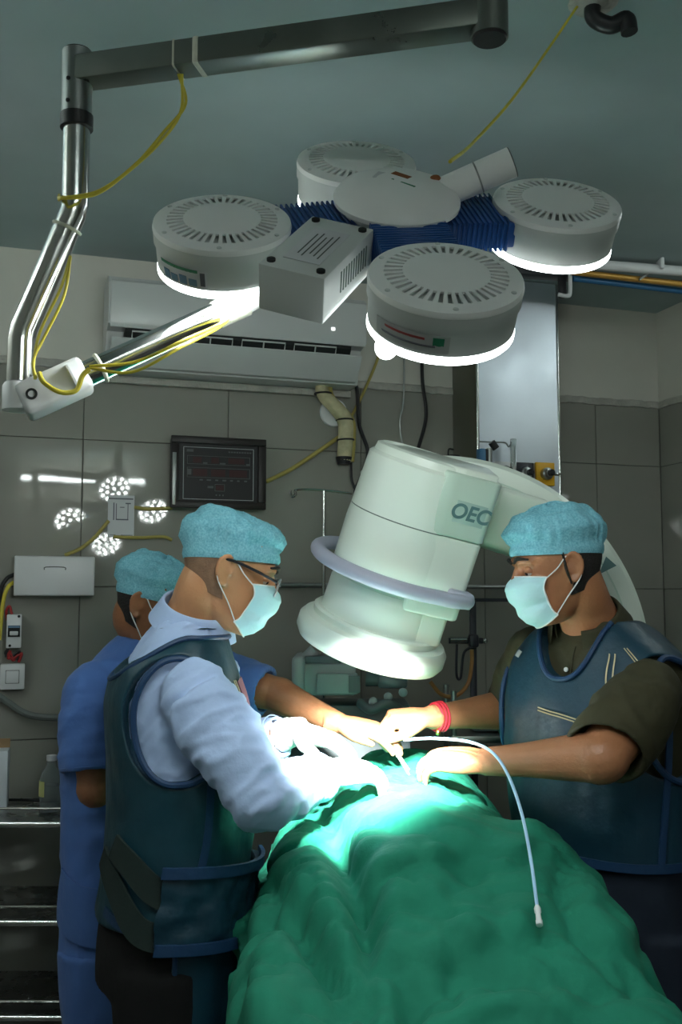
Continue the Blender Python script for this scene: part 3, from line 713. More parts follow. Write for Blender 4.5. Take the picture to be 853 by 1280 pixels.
# hub
MB().lathe(hubc, en, [(0.0, 0.026), (0.04, 0.025), (0.075, 0.020), (0.103, 0.008), (0.113, -0.008), (0.112, -0.016), (0.095, -0.022)], 48).build('hub_cap', podw_m, sl)
MB().lathe(hubc, en, [(0.095, -0.014), (0.093, -0.075), (0.085, -0.082), (0.0, -0.082)], 40).build('hub', podg_m, sl)
MB().box(hubc + en * 0.0245 + e1 * -0.012 + e2 * 0.02, 0.05, 0.03, 0.001, (e1 * 0.8 - e2 * 0.6).normalized(), (e2 * 0.8 + e1 * 0.6).normalized(), en).build('torn_label', paper_m, sl)
MB().box(hubc + en * 0.0252 + e1 * 0.012 + e2 * 0.022, 0.036, 0.014, 0.0012, (e1 * 0.6 - e2 * 0.8).normalized(), (e2 * 0.6 + e1 * 0.8).normalized(), en).build('rust_mark', rust_m, sl)
MB().box(hubc + en * 0.0252 + e1 * 0.005 - e2 * 0.012, 0.05, 0.004, 0.0012, (e1 * 0.6 - e2 * 0.8).normalized(), (e2 * 0.6 + e1 * 0.8).normalized(), en).build('green_mark', greenl_m, sl)
# ribbed blue connectors from the hub to each pod
for k, c in podpos.items():
    d = (c - hubc); d = (d - en * d.dot(en)); L = d.length; d.normalize(); sd = en.cross(d)
    mid_ = hubc + d * ((0.085 + L - DPOD * 0.9) / 2) - en * 0.045 + en * ((c - hubc).dot(en) * 0.5); wd = L - DPOD * 0.9 - 0.085
    cn = MB().box(mid_, wd + 0.03, 0.125, 0.048, d, sd, en, bev=0.006).build('connector', blue_m, sl)
    nr = max(4, int(wd / 0.009))
    for i in range(nr):
        MB().box(mid_ + d * (-wd / 2 + (i + 0.5) * wd / nr), 0.0045, 0.133, 0.055, d, sd, en, bev=0.001, seg=1).build('rib', blue_m, cn)
# ballast box
bx_a = (e1 * 0.608 + e2 * 0.794).normalized(); bx_b = en.cross(bx_a)
bc = P(398, 306, 1.545)
bb = MB().box(bc - en * 0.040, 0.205, 0.112, 0.078, bx_a, bx_b, en, bev=0.003).build('control_box', podg_m, sl)
for sa in (-1, 1):
    for sbb in (-1, 1):
        MB().lathe(bc + bx_a * 0.085 * sa + bx_b * 0.042 * sbb, en, [(0.007, -0.001), (0.007, 0.003), (0.004, 0.0045), (0, 0.0045)], 12).build('bolt', dark_m, bb)
MB().box(bc + en * 0.0003 - bx_a * 0.004, 0.125, 0.062, 0.0008, bx_a, bx_b, en).build('rating_label', paper_m, bb)
for k in range(5): MB().box(bc + en * 0.001 - bx_a * 0.004 + bx_b * (-0.02 + k * 0.009), 0.09 - 0.012 * (k % 3), 0.002, 0.0006, bx_a, bx_b, en).build('label_print', grey_m, bb)
for k in range(11):
    MB().box(bc - en * 0.036 - bx_b * 0.0562 + bx_a * (-0.035 + k * 0.0105), 0.0042, 0.0012, 0.036, bx_a, bx_b, en).build('vent_slot', seam_m, bb)
MB().box(hubc + (bc - hubc) * 0.42 - en * 0.058, 0.16, 0.07, 0.03, (bc - hubc).normalized(), en.cross((bc - hubc).normalized()), en, bev=0.004).build('bracket', blue_m, sl)
# glowing handle lens under the nearest pod
hq = podpos['front'] - en * 0.094 - e1 * 0.095 - e2 * 0.030
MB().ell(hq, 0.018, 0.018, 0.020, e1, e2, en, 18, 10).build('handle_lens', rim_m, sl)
# arm: ceiling column, beam, cranked tube, knuckle, lower arm
bz = 2.475
colp = hp(612, 22, bz); lft = hp(97, 92, bz)
MB().lathe(Vector((colp.x, colp.y, bz - 0.034)), UZ, [(0.030, 0.0), (0.030, CAM.z + (ZC - CAM.z) / KL - bz + 0.033)], 28).build('ceiling_column', beam_m, sl)
MB().lathe(Vector((colp.x, colp.y, bz - 0.038)), UZ, [(0.026, 0.0), (0.028, 0.004)], 28).build('column_plug', black_m, sl)
bd = (lft - colp).normalized(); bs = UZ.cross(bd)
MB().box((colp + lft) / 2, (lft - colp).length, 0.050, 0.046, bd, bs, UZ, bev=0.004).build('beam', beam_m, sl)
for t in (0.68, 0.735):
    q = colp.lerp(lft, t); MB().box(q, 0.012 if t < 0.7 else 0.006, 0.0525, 0.0485, bd, bs, UZ, bev=0.004).build('tape_band', tape_m, sl)
Yt = lft.y
tp = [P(97, 66, Yt), P(96, 150, Yt), P(94, 255, Yt + 0.01), P(91, 268, Yt + 0.01), P(30, 410, Yt + 0.03), P(27, 425, Yt + 0.03), P(25, 478, Yt + 0.03)]
MB().cyl(tp[0], tp[1] + UZ * 0.004, 0.0265).build('sleeve', dullsteel_m, sl)
MB().lathe(tp[0], UZ, [(0.025, 0), (0.024, 0.003), (0, 0.003)], 24).build('sleeve_cap', black_m, sl)
for dz in (0.06, 0.10): MB().lathe(tp[0] - UZ * dz + Vector((-0.008, -0.0255, 0)), (0, -1, 0), [(0.004, 0), (0.003, 0.002)], 10).build('set_screw', black_m, sl)
MB().cyl(tp[1] + UZ * 0.008, tp[1] - UZ * 0.016, 0.0285).build('black_collar', black_m, sl)
MB().tube([tp[1], tp[2], tp[3], tp[4], tp[5], tp[6]], 0.0235, n=22, smooth=0).build('cranked_tube', steel_m, sl)
ad0 = P(45, 497, Yt + 0.03); armA = P(80, 478, Yt + 0.02); armB = P(300, 381, 1.80); armC = P(545, 245, 1.73); armD = P(640, 203, 1.70)
q = tp[3].lerp(tp[4], 0.12); MB().torus(q, tp[4] - tp[3], 0.0242, 0.003, 24, 8).build('tape_ring', tape_m, sl)
kd = (armB - ad0).normalized(); ks = Vector((0, -1, 0)); ks = (ks - kd * ks.dot(kd)).normalized(); ku = kd.cross(ks)
kn = MB().box(ad0 + kd * 0.035, 0.125, 0.056, 0.062, kd, ks, ku, bev=0.010, seg=3).build('knuckle', white_m, sl)
MB().lathe(tp[6] - UZ * 0.02 + Vector((0.0, 0, 0)), UZ, [(0.029, -0.03), (0.0295, 0.012), (0.026, 0.018)], 24).build('knuckle_cap', white_m, sl)
MB().lathe(ad0 + ks * 0.0275 - kd * 0.005, ks, [(0.010, 0), (0.010, 0.002), (0.006, 0.002), (0.006, -0.001), (0, -0.001)], 16).build('pivot_bolt', dark_m, kn)
MB().box(ad0 + kd * 0.005 - ku * 0.029, 0.05, 0.03, 0.006, kd, ks, ku).build('slot', dark_m, kn)
MB().cyl(ad0 + kd * 0.07, armB, 0.0235, n=24).build('lower_arm', steel_m, sl)
MB().cyl(armA + kd * 0.014, armA + kd * 0.018, 0.0255, n=24).build('arm_collar', white_m, sl)
MB().cyl(armB - kd * 0.05, armB + kd * 0.012, 0.0255, n=24).build('tape_wrap', tape_m, sl)
MB().cyl(armB, armC, 0.0225, n=24).build('arm_core', podg_m, sl)
wd_ = (armD - armC).normalized()
MB().cyl(armC - wd_ * 0.02, armD, 0.0275, n=24).build('counter_tube', podw_m, sl)
MB().lathe(armD, wd_, [(0.0275, 0), (0.0265, 0.002), (0.023, 0.002), (0.021, -0.006), (0, -0.006)], 24).build('tube_end', grey_m, sl)
MB().cyl(armC.lerp(armD, 0.55), armC.lerp(armD, 0.57), 0.0283, n=24).build('tube_seam', dullsteel_m, sl)
MB().tube([armC + en * 0.01 - wd_ * 0.02, armC + en * 0.03, armC + en * 0.035 - wd_ * 0.01, armC + en * 0.02 + e1 * 0.005], 0.006, n=8).build('cable_knot', rust_m, sl)
for t in (0.16,): MB().torus((ad0 + kd * 0.07).lerp(armB, t), kd, 0.0242, 0.004, 24, 8).build('tape_ring', tape_m, sl)
# yellow wires tied along the arm
sl.location = P(497, 243, 1.70 * KL); sl.scale = (KL, KL, KL)
def lampP(px, py, Y): return P(px, py, Y * KL)
def near(p): return CAM + (Vector(p) - CAM) * KL
def ywire(pts, label, r=0.0022): return cable('wire', pts, r * 0.85, yellow_m, label, 'wire', group='yellow wires on the lamp arm')
bt = near(colp.lerp(lft, 0.735) - UZ * 0.025)
ywire([bt, lampP(232, 130, Yt - 0.02), lampP(205, 165, Yt - 0.025), lampP(170, 205, Yt - 0.03), lampP(125, 238, Yt - 0.03), lampP(78, 247, Yt - 0.035), lampP(74, 244, Yt)], 'yellow wire sagging from the beam to the cranked tube, upper strand')
ywire([bt + Vector((0.004, 0, 0)), lampP(226, 140, Yt - 0.02), lampP(200, 178, Yt - 0.025), lampP(160, 215, Yt - 0.03), lampP(120, 243, Yt - 0.03), lampP(78, 248, Yt - 0.035), lampP(74, 250, Yt)], 'yellow wire sagging from the beam to the cranked tube, lower strand')
ywire([lampP(88, 320, Yt - 0.02), lampP(76, 360, Yt - 0.03), lampP(50, 415, Yt - 0.02), lampP(42, 455, Yt - 0.02), lampP(45, 472, Yt - 0.03)], 'yellow wire hanging from the cranked tube to the knuckle, left strand')
ywire([lampP(88, 322, Yt - 0.02), lampP(80, 370, Yt - 0.03), lampP(56, 420, Yt - 0.02), lampP(42, 450, Yt - 0.025), lampP(44, 474, Yt - 0.03)], 'yellow wire hanging from the cranked tube to the knuckle, right strand')
ywire([lampP(49, 466, Yt - 0.03), lampP(55, 478, Yt - 0.035), lampP(75, 490, Yt - 0.035), lampP(95, 488, Yt - 0.03), lampP(103, 470, Yt - 0.03), lampP(112, 461, Yt - 0.03)], 'yellow wire loop around the white knuckle', 0.0035)
ywire([lampP(112, 458, Yt - 0.03), lampP(170, 452, Yt - 0.035), lampP(230, 425, Yt - 0.05), lampP(282, 400, 1.77), lampP(297, 372, 1.77), lampP(303, 360, 1.77)], 'yellow wire hanging under the lower lamp arm, upper strand')
ywire([lampP(112, 460, Yt - 0.03), lampP(165, 465, Yt - 0.035), lampP(225, 435, Yt - 0.05), lampP(280, 405, 1.77), lampP(294, 380, 1.77), lampP(300, 364, 1.77)], 'yellow wire hanging under the lower lamp arm, lower strand')
ywire([hp(722, 8, ZC - 0.01), P(690, 55, 1.66), P(640, 125, 1.52), P(590, 180, 1.40), lampP(563, 202, 1.71)], 'yellow wire running from the ceiling hook to the lamp hub', 0.0028)
ywire([near(colp.lerp(lft, 0.20) + UZ * 0.0255), near(colp.lerp(lft, 0.24) + UZ * 0.029), near(colp.lerp(lft, 0.28) + UZ * 0.0255 + bs * 0.012)], 'short yellow wire lying over the top of the beam')

# ================================================================== C-ARM X-RAY MACHINE
YC = 2.34
cb0 = P(459, 815, YC - 0.0)                    # centre of the detector face
ct0 = P(537, 572, YC - 0.11)
ca = (ct0 - cb0).normalized(); Lc = (ct0 - cb0).length
cr = Vector((1, 0.0, 0)); cr = (cr - ca * cr.dot(ca)).normalized()      # to the right
cf = ca.cross(cr)
if cf.y > 0: cf = -cf                                                   # towards the camera
cm = thing('c_arm_machine', 'cream mobile C-arm X-ray machine with a tilted detector drum', 'X-ray machine', (0.98, 2.95, 0))
def drum(prof, name, m, parent=cm, n=56): return MB().lathe(cb0, ca, prof, n, up=cf).build(name, m, parent)
drum([(0.0, 0.0), (0.150, 0.001), (0.168, 0.008), (0.178, 0.024), (0.178, 0.048), (0.168, 0.062), (0.150, 0.066), (0.148, 0.072), (0.0, 0.073)], 'detector_flange', carm_m)
drum([(0.150, 0.068), (0.152, 0.080), (0.147, 0.085), (0.138, 0.085)], 'flange_ring', carm_m)
drum([(0.136, 0.08), (0.134, 0.155), (0.128, 0.17)], 'lower_drum', carm_m)
drum([(0.126, 0.168), (0.126, 0.182)], 'drum_groove', carmg_m)
body = drum([(0.128, 0.178), (0.142, 0.190), (0.142, 0.300), (0.140, 0.3295)], 'middle_drum', carm_m)
drum([(0.139, 0.329), (0.139, 0.3325)], 'drum_seam', seam_m)
drum([(0.140, 0.332), (0.135, 0.455), (0.128, 0.462)], 'upper_drum', carm_m)
drum([(0.126, 0.460), (0.122, 0.478), (0.112, 0.482), (0.108, 0.476), (0.0, 0.474)], 'top_rim', carm_m)
def q3(r, f, a): return cb0 + cr * r + cf * f + ca * a
# side housing carrying the logo: cross-section across the drum, run along its axis
def housing(poly, a0, a1, name, m, parent, bev=0.006, slant=0.0):
    bm = bmesh.new()
    v0 = [bm.verts.new(q3(r, f, a0)) for r, f in poly]; v1 = [bm.verts.new(q3(r, f, a1 + slant * r)) for r, f in poly]
    n = len(poly); bm.faces.new(v0); bm.faces.new(v1[::-1])
    for k in range(n): bm.faces.new((v0[k], v1[k], v1[(k + 1) % n], v0[(k + 1) % n]))
    bmesh.ops.recalc_face_normals(bm, faces=bm.faces)
    bmesh.ops.bevel(bm, geom=list(bm.edges), offset=bev, segments=3, profile=0.5, affect='EDGES')
    me = bpy.data.meshes.new(name); bm.to_mesh(me); bm.free()
    return link(name, me, m, parent)
sec = [(0.0, 0.0), (0.030, 0.134), (0.056, 0.132), (0.150, 0.106), (0.160, 0.092), (0.160, -0.09), (0.05, -0.10)]
hu = housing(sec, 0.3325, 0.470, 'upper_side_housing', carmg_m, cm, slant=0.02)
hl = housing([(r * 0.99, f * 0.985) for r, f in sec], 0.150, 0.3305, 'lower_side_housing', carm_m, cm)
housing([(0.07, 0.0), (0.080, 0.109), (0.136, 0.086), (0.142, 0.076), (0.142, -0.05), (0.07, -0.05)], 0.080, 0.155, 'foot_housing', carm_m, cm, 0.004)
housing([(-0.10, 0.02), (-0.085, 0.075), (0.0, 0.112), (0.07, 0.112), (0.150, 0.085), (0.155, -0.09), (-0.05, -0.10)], 0.440, 0.482, 'top_cover', carm_m, cm, 0.006, slant=0.03)
# logo plate
fdir = (cr * 0.094 - cf * 0.026).normalized(); fnrm = ca.cross(fdir)
if fnrm.y > 0: fnrm = -fnrm
lc_ = q3(0.108, 0.1176, 0.392) + fnrm * 0.0006
MB().box(lc_, 0.074, 0.0016, 0.048, fdir, fnrm, ca, bev=0.0005).build('logo_plate', oec_m, hu)
link('logo_lettering', text_mesh('OEC', 0.046, fdir, ca, lc_ + fnrm * 0.0012, 0.0006, 0.12, 0.0012), oect_m, hu, smooth=False)
# grab ring
path = [q3(0.155, 0.060, 0.205), q3(0.165, 0.108, 0.205), q3(0.128, 0.145, 0.205)]
path += [q3(math.cos(a_) * 0.182, math.sin(a_) * 0.182, 0.205) for a_ in [math.radians(x) for x in range(60, 306, 15)]]
path += [q3(0.14, -0.12, 0.205)]
gr_ = MB().tube(path, 0.0165, n=14, smooth=5).build('grab_ring', carml_m, cm)
MB().box(q3(0.145, 0.118, 0.207), 0.058, 0.03, 0.036, fdir, fnrm, ca, bev=0.008, seg=3).build('ring_mount', carml_m, gr_)
# the curved arm
acen = P(548, 828, 2.52); Ro, Ri = 0.515, 0.40
def arcpt(t, R, f): return acen + Vector((math.cos(t), 0.0, math.sin(t))) * R + Vector((0, -1, 0)) * f
rings = []
for k in range(61):
    t = math.radians(112 - k * 155 / 60)
    rings.append([arcpt(t, R, f) for R, f in ((Ri, 0.055), (Ri + 0.012, 0.072), (Ro - 0.012, 0.072), (Ro, 0.06), (Ro + 0.004, 0.0), (Ro, -0.06), (Ro - 0.012, -0.07), (Ri + 0.012, -0.07), (Ri, -0.055))])
arc = MB().loft(rings).build('c_arc', carm_m, cm, sharp=30)
ar2 = []
for k in range(61):
    t = math.radians(112 - k * 155 / 60)
    ar2.append([arcpt(t, R, f) for R, f in ((Ro - 0.05, 0.0725), (Ro - 0.05, 0.0735), (Ro - 0.046, 0.0735), (Ro - 0.046, 0.0725))])
MB().loft(ar2).build('arc_groove', carmg_m, arc)
tm = math.radians(31)
MB().prism([arcpt(tm + 0.03, Ro - 0.03, 0.0735), arcpt(tm - 0.035, Ro - 0.02, 0.0735), arcpt(tm - 0.03, Ro - 0.07, 0.0735)], Vector((0, -0.001, 0))).build('direction_mark', oect_m, arc)
MB().box(P(640, 655, 2.45), 0.13, 0.12, 0.15, (ca.cross(Vector((0, -1, 0)))).normalized(), Vector((0, -1, 0)), ca, bev=0.015, seg=3).build('arc_bracket', carm_m, cm)
MB().box((0.98, 2.95, 0.45), 0.34, 0.5, 0.72, bev=0.03).build('cart_body', carm_m, cm)
MB().box((0.98, 2.95, 0.075), 0.42, 0.6, 0.06, bev=0.02).build('cart_base', carml_m, cm)
for sx in (-1, 1):
    for sy in (-1, 1): MB().lathe((0.98 + 0.17 * sx - 0.015, 2.95 + 0.24 * sy, 0.045), (1, 0, 0), [(0.0, 0), (0.04, 0), (0.045, 0.006), (0.045, 0.024), (0.04, 0.03), (0, 0.03)], 20).build('wheel', black_m, cm)
MB().cyl((0.98, 2.85, 0.78), acen + Vector((Ri + 0.06, 0.04, -0.12)), 0.05).build('support_post', carm_m, cm)

# ================================================================== IV STAND
ivb = P(405, 613, 3.12)
iv = thing('iv_stand', 'slim steel drip stand with hooks behind the surgeons', 'stand', (ivb.x, ivb.y, 0))
MB().cyl((ivb.x, ivb.y, 0.04), ivb, 0.0055, n=12).build('pole', steel_m, iv)
MB().tube([P(440, 617, 3.14), P(405, 613, 3.12), P(372, 612, 3.10), P(370, 618, 3.10), P(366, 621, 3.10), P(363, 617, 3.10), P(363, 613, 3.10)], 0.0042, n=8, smooth=4).build('hook_bar', steel_m, iv)
for k in range(5):
    a = 2 * PI * k / 5; e = Vector((math.cos(a), math.sin(a), 0)) * 0.11
    MB().cyl((ivb.x, ivb.y, 0.06), Vector((ivb.x, ivb.y, 0.045)) + e, 0.012, 0.008).build('foot', dullsteel_m, iv)
    MB().ell(Vector((ivb.x, ivb.y, 0.022)) + e, 0.02, 0.02, 0.022).build('castor', black_m, iv)

# ================================================================== CLAMP STAND BEHIND THE TABLE, RIGHT
kx = P(591, 750, 3.06)
st = thing('clamp_stand', 'dark steel stand with a clamp and tubing beside the detector drum', 'stand', (kx.x, kx.y, 0))
MB().box((kx.x, kx.y, kx.z / 2 + 0.02), 0.020, 0.020, kx.z - 0.04, bev=0.003).build('pole', gask_m, st)
MB().box((kx.x + 0.05, kx.y, kx.z), 0.13, 0.012, 0.010).build('top_bar', gask_m, st)
cq = P(592, 801, 3.04)
MB().box(cq, 0.030, 0.045, 0.040, bev=0.008).build('clamp', gask_m, st)
MB().cyl(cq + Vector((-0.075, 0, 0)), cq + Vector((0.028, 0, 0)), 0.009).build('clamp_screw', gask_m, st)
MB().cyl(cq + Vector((-0.07, -0.004, 0.002)), cq + Vector((-0.02, -0.004, 0.002)), 0.0095).build('screw_sleeve', steel_m, st)
MB().ell(cq + Vector((0.034, -0.005, 0)), 0.009, 0.009, 0.009).build('clamp_knob', steel_m, st)
MB().tube([cq + Vector((-0.05, 0, -0.01)), cq + Vector((-0.052, 0, -0.10)), cq + Vector((-0.04, 0, -0.11)), cq + Vector((-0.03, 0, -0.04)), cq + Vector((-0.01, 0, -0.02))], 0.004, n=8).build('wire_loop', gask_m, st)
MB().cyl((kx.x, kx.y, 0.0), (kx.x, kx.y, 0.05), 0.12, 0.10, n=28).build('base', gask_m, st)
cable('hose', [P(538, 852, 2.9), P(552, 868, 2.9), P(570, 870, 2.9), P(585, 855, 2.92), P(590, 830, 2.92), P(590, 812, 2.92)], 0.006, mat('amber hose', (0.30, 0.14, 0.04), 0.4), 'amber rubber hose looping from the clamp stand', 'hose')

# ================================================================== ANAESTHESIA MACHINE behind
ax0 = P(408, 850, 2.70)
am = thing('anaesthesia_machine', 'grey anaesthesia machine half hidden under the detector drum', 'machine', (ax0.x + 0.03, ax0.y + 0.15, 0))
devm = mat('pale grey device', (0.36, 0.40, 0.42), 0.4, var=0.05); devd = mat('slate device', (0.10, 0.13, 0.14), 0.35, var=0.1)
MB().box(ax0 + Vector((-0.075, 0.08, 0.005)), 0.035, 0.20, 0.12, bev=0.015, seg=3).build('end_cheek', devm, am)
MB().box(ax0 + Vector((0.0, 0.10, 0.0)), 0.16, 0.18, 0.085, bev=0.008).build('upper_body', devm, am)
MB().box(ax0 + Vector((0.03, 0.005, -0.010)), 0.11, 0.03, 0.055, bev=0.004).build('drawer_front', devm, am)
MB().box(ax0 + Vector((0.075, -0.012, -0.010)), 0.03, 0.006, 0.045).build('drawer_window', devd, am)
MB().cyl(ax0 + Vector((-0.06, 0.06, 0.046)), ax0 + Vector((-0.03, 0.06, 0.075)), 0.02).build('vaporizer_dial', devm, am)
MB().box(ax0 + Vector((-0.01, 0.07, 0.05)), 0.10, 0.10, 0.025, bev=0.004).build('top_panel', devd, am)
MB().cyl(ax0 + Vector((0.11, 0.05, 0.0)), ax0 + Vector((0.17, 0.04, -0.005)), 0.022, 0.014).build('breathing_port', devd, am)
MB().box(ax0 + Vector((0.18, 0.07, 0.0)), 0.08, 0.10, 0.05, bev=0.008).build('flow_block', devd, am)
for k in range(3): MB().ell(ax0 + Vector((0.125 + 0.04 * k, -0.02, -0.055 + 0.012 * k)), 0.012, 0.010, 0.012).build('control_knob', devm, am)
MB().tube([ax0 + Vector((0.09, 0, -0.06)), ax0 + Vector((0.12, -0.03, -0.075)), ax0 + Vector((0.16, -0.03, -0.06)), ax0 + Vector((0.2, 0.0, -0.08))], 0.013, n=10).build('breathing_hose', devd, am)
MB().box((ax0.x + 0.05, ax0.y + 0.14, (ax0.z - 0.06) / 2 + 0.03), 0.36, 0.18, ax0.z - 0.14, bev=0.01).build('cabinet', devd, am)
for sx in (-0.12, 0.2):
    for sy in (0.08, 0.20): MB().ell((ax0.x + sx, ax0.y + sy, 0.03), 0.02, 0.03, 0.03).build('castor', black_m, am)
# low trolley behind the right person
tq = P(612, 918, 2.83)
tl = thing('equipment_trolley', 'grey steel equipment trolley seen between the forearms', 'trolley', (tq.x, tq.y, 0))
for z in (tq.z + 0.0, 0.35): MB().box((tq.x, tq.y, z), 0.24, 0.22, 0.02, bev=0.004).build('tray', dullsteel_m, tl)
for sx in (-1, 1):
    for sy in (-1, 1): MB().cyl((tq.x + 0.11 * sx, tq.y + 0.1 * sy, 0.0), (tq.x + 0.11 * sx, tq.y + 0.1 * sy, tq.z + 0.13), 0.008).build('post', dullsteel_m, tl)
MB().box((tq.x + 0.01, tq.y, tq.z + 0.045), 0.13, 0.12, 0.06, bev=0.008).build('tray_box', devd, tl)

# ================================================================== STEEL RACK ON THE LEFT with bottle and carton
rk_y0, rk_y1 = 2.60, 2.90; rk_x0, rk_x1 = -1.25, -0.66
rk = thing('steel_rack', 'steel shelf rack with guard rails against the left of the back wall', 'rack', ((rk_x0 + rk_x1) / 2, (rk_y0 + rk_y1) / 2, 0))
def zz(py, Y): return P(40, py, Y).z
shz = [zz(1030, rk_y0), zz(1153, rk_y0), zz(1272, rk_y0), 0.20]
rkm = mat('rack steel', (0.30, 0.31, 0.30), 0.28, 0.9, var=0.15, vscale=10, rvar=0.1)
for z in shz:
    sh_ = MB().box(((rk_x0 + rk_x1) / 2, (rk_y0 + rk_y1) / 2, z), rk_x1 - rk_x0, rk_y1 - rk_y0, 0.014, bev=0.003).build('shelf', rkm, rk)
    MB().tube([(rk_x0 + .01, rk_y0 + .012, z + 0.036), (rk_x1 - .01, rk_y0 + .012, z + 0.036)], 0.0035, n=8, smooth=0).build('guard_rail', steel_m, sh_)
    MB().cyl((rk_x0, rk_y0 - 0.001, z), (rk_x1, rk_y0 - 0.001, z), 0.0085, n=12).build('shelf_lip', steel_m, sh_)
for x in (rk_x0 + 0.01, rk_x1 - 0.01):
    for y in (rk_y0 + 0.012, rk_y1 - 0.012): MB().cyl((x, y, 0), (x, y, shz[0] + 0.06), 0.011, n=14).build('post', dullsteel_m, rk)
bt_ = P(63, 1018, 2.70); bzb = shz[0] + 0.0075
bo = thing('plastic_bottle', 'clear plastic bottle standing on the top shelf of the rack', 'bottle', (bt_.x, bt_.y, bzb))
O = Vector((bt_.x, bt_.y, bzb))
MB().lathe(O, UZ, [(0.0, 0.004), (0.022, 0.0), (0.029, 0.004), (0.030, 0.02), (0.028, 0.03), (0.030, 0.04), (0.030, 0.088), (0.025, 0.107), (0.014, 0.122), (0.0125, 0.140), (0.0118, 0.141), (0.0118, 0.122), (0.023, 0.105), (0.028, 0.088), (0.028, 0.04), (0.0265, 0.03), (0.028, 0.02), (0.027, 0.006), (0.0, 0.006)], 28, cap=False).build('shell', pet_m, bo)
MB().lathe(O, UZ, [(0.0135, 0.136), (0.0135, 0.150), (0.0, 0.151)], 18).build('cap', white_m, bo)
MB().lathe(O, UZ, [(0.0, 0.0065), (0.0265, 0.0065), (0.0275, 0.02), (0.026, 0.03), (0.0275, 0.04), (0.0275, 0.072), (0.0, 0.072)], 24).build('water', mat('water', (0.9, 0.95, 0.95), 0.02, trans=1.0, ior=1.33), bo)
MB().grid(lambda u, v: O + Vector((math.cos(PI * (0.95 + 0.45 * u)) * 0.0305, math.sin(PI * (0.95 + 0.45 * u)) * 0.0305, 0.045 + 0.04 * v)), 8, 2, 0.0004).build('label', mat('pale yellow label', (0.5, 0.5, 0.2), 0.5), bo)
cq_ = P(-11, 1000, 2.76)
ct = thing('carton', 'white carton with open brown flap standing on the rack shelf', 'carton', (cq_.x, cq_.y, bzb))
O = Vector((cq_.x, cq_.y, bzb)); chh = P(0, 945, 2.65).z - bzb
cx = Vector((0.97, 0.24, 0)); cy = Vector((-0.24, 0.97, 0))
MB().box(O + UZ * chh / 2, 0.085, 0.07, chh, cx, cy, UZ, bev=0.001).build('box', card_m, ct)
MB().box(O + UZ * (chh + 0.012) + cy * 0.034, 0.085, 0.002, 0.026, cx, cy, UZ).build('flap', kraft_m, ct)
for z, wdt in ((0.72, 0.02), (0.60, 0.014)): MB().box(O + UZ * chh * z - cy * 0.0352 + cx * 0.012, wdt, 0.001, 0.006, cx, cy, UZ).build('print', bluel_m, ct)
cable('cable', [Vector((rk_x0 + 0.1, 2.8, bzb + 0.006)), Vector((-0.95, 2.84, bzb + 0.006)), Vector((-0.8, 2.83, bzb + 0.006)), Vector((rk_x1, 2.84, bzb + 0.006))], 0.004, black_m, 'thin black cable lying along the rack shelf')

# ================================================================== OPERATING TABLE (mostly under the drape)
tb = thing('operating_table', 'operating table hidden under the green drape', 'table', (0.19, 1.95, 0))
MB().box((0.17, 1.92, 0.895), 0.40, 1.14, 0.07, bev=0.02).build('table_top', black_m, tb)
MB().box((0.16, 1.95, 0.47), 0.22, 0.34, 0.79, bev=0.02).build('column', dullsteel_m, tb)
MB().box((0.15, 1.90, 0.05), 0.28, 0.7, 0.10, bev=0.03).build('base', dullsteel_m, tb)

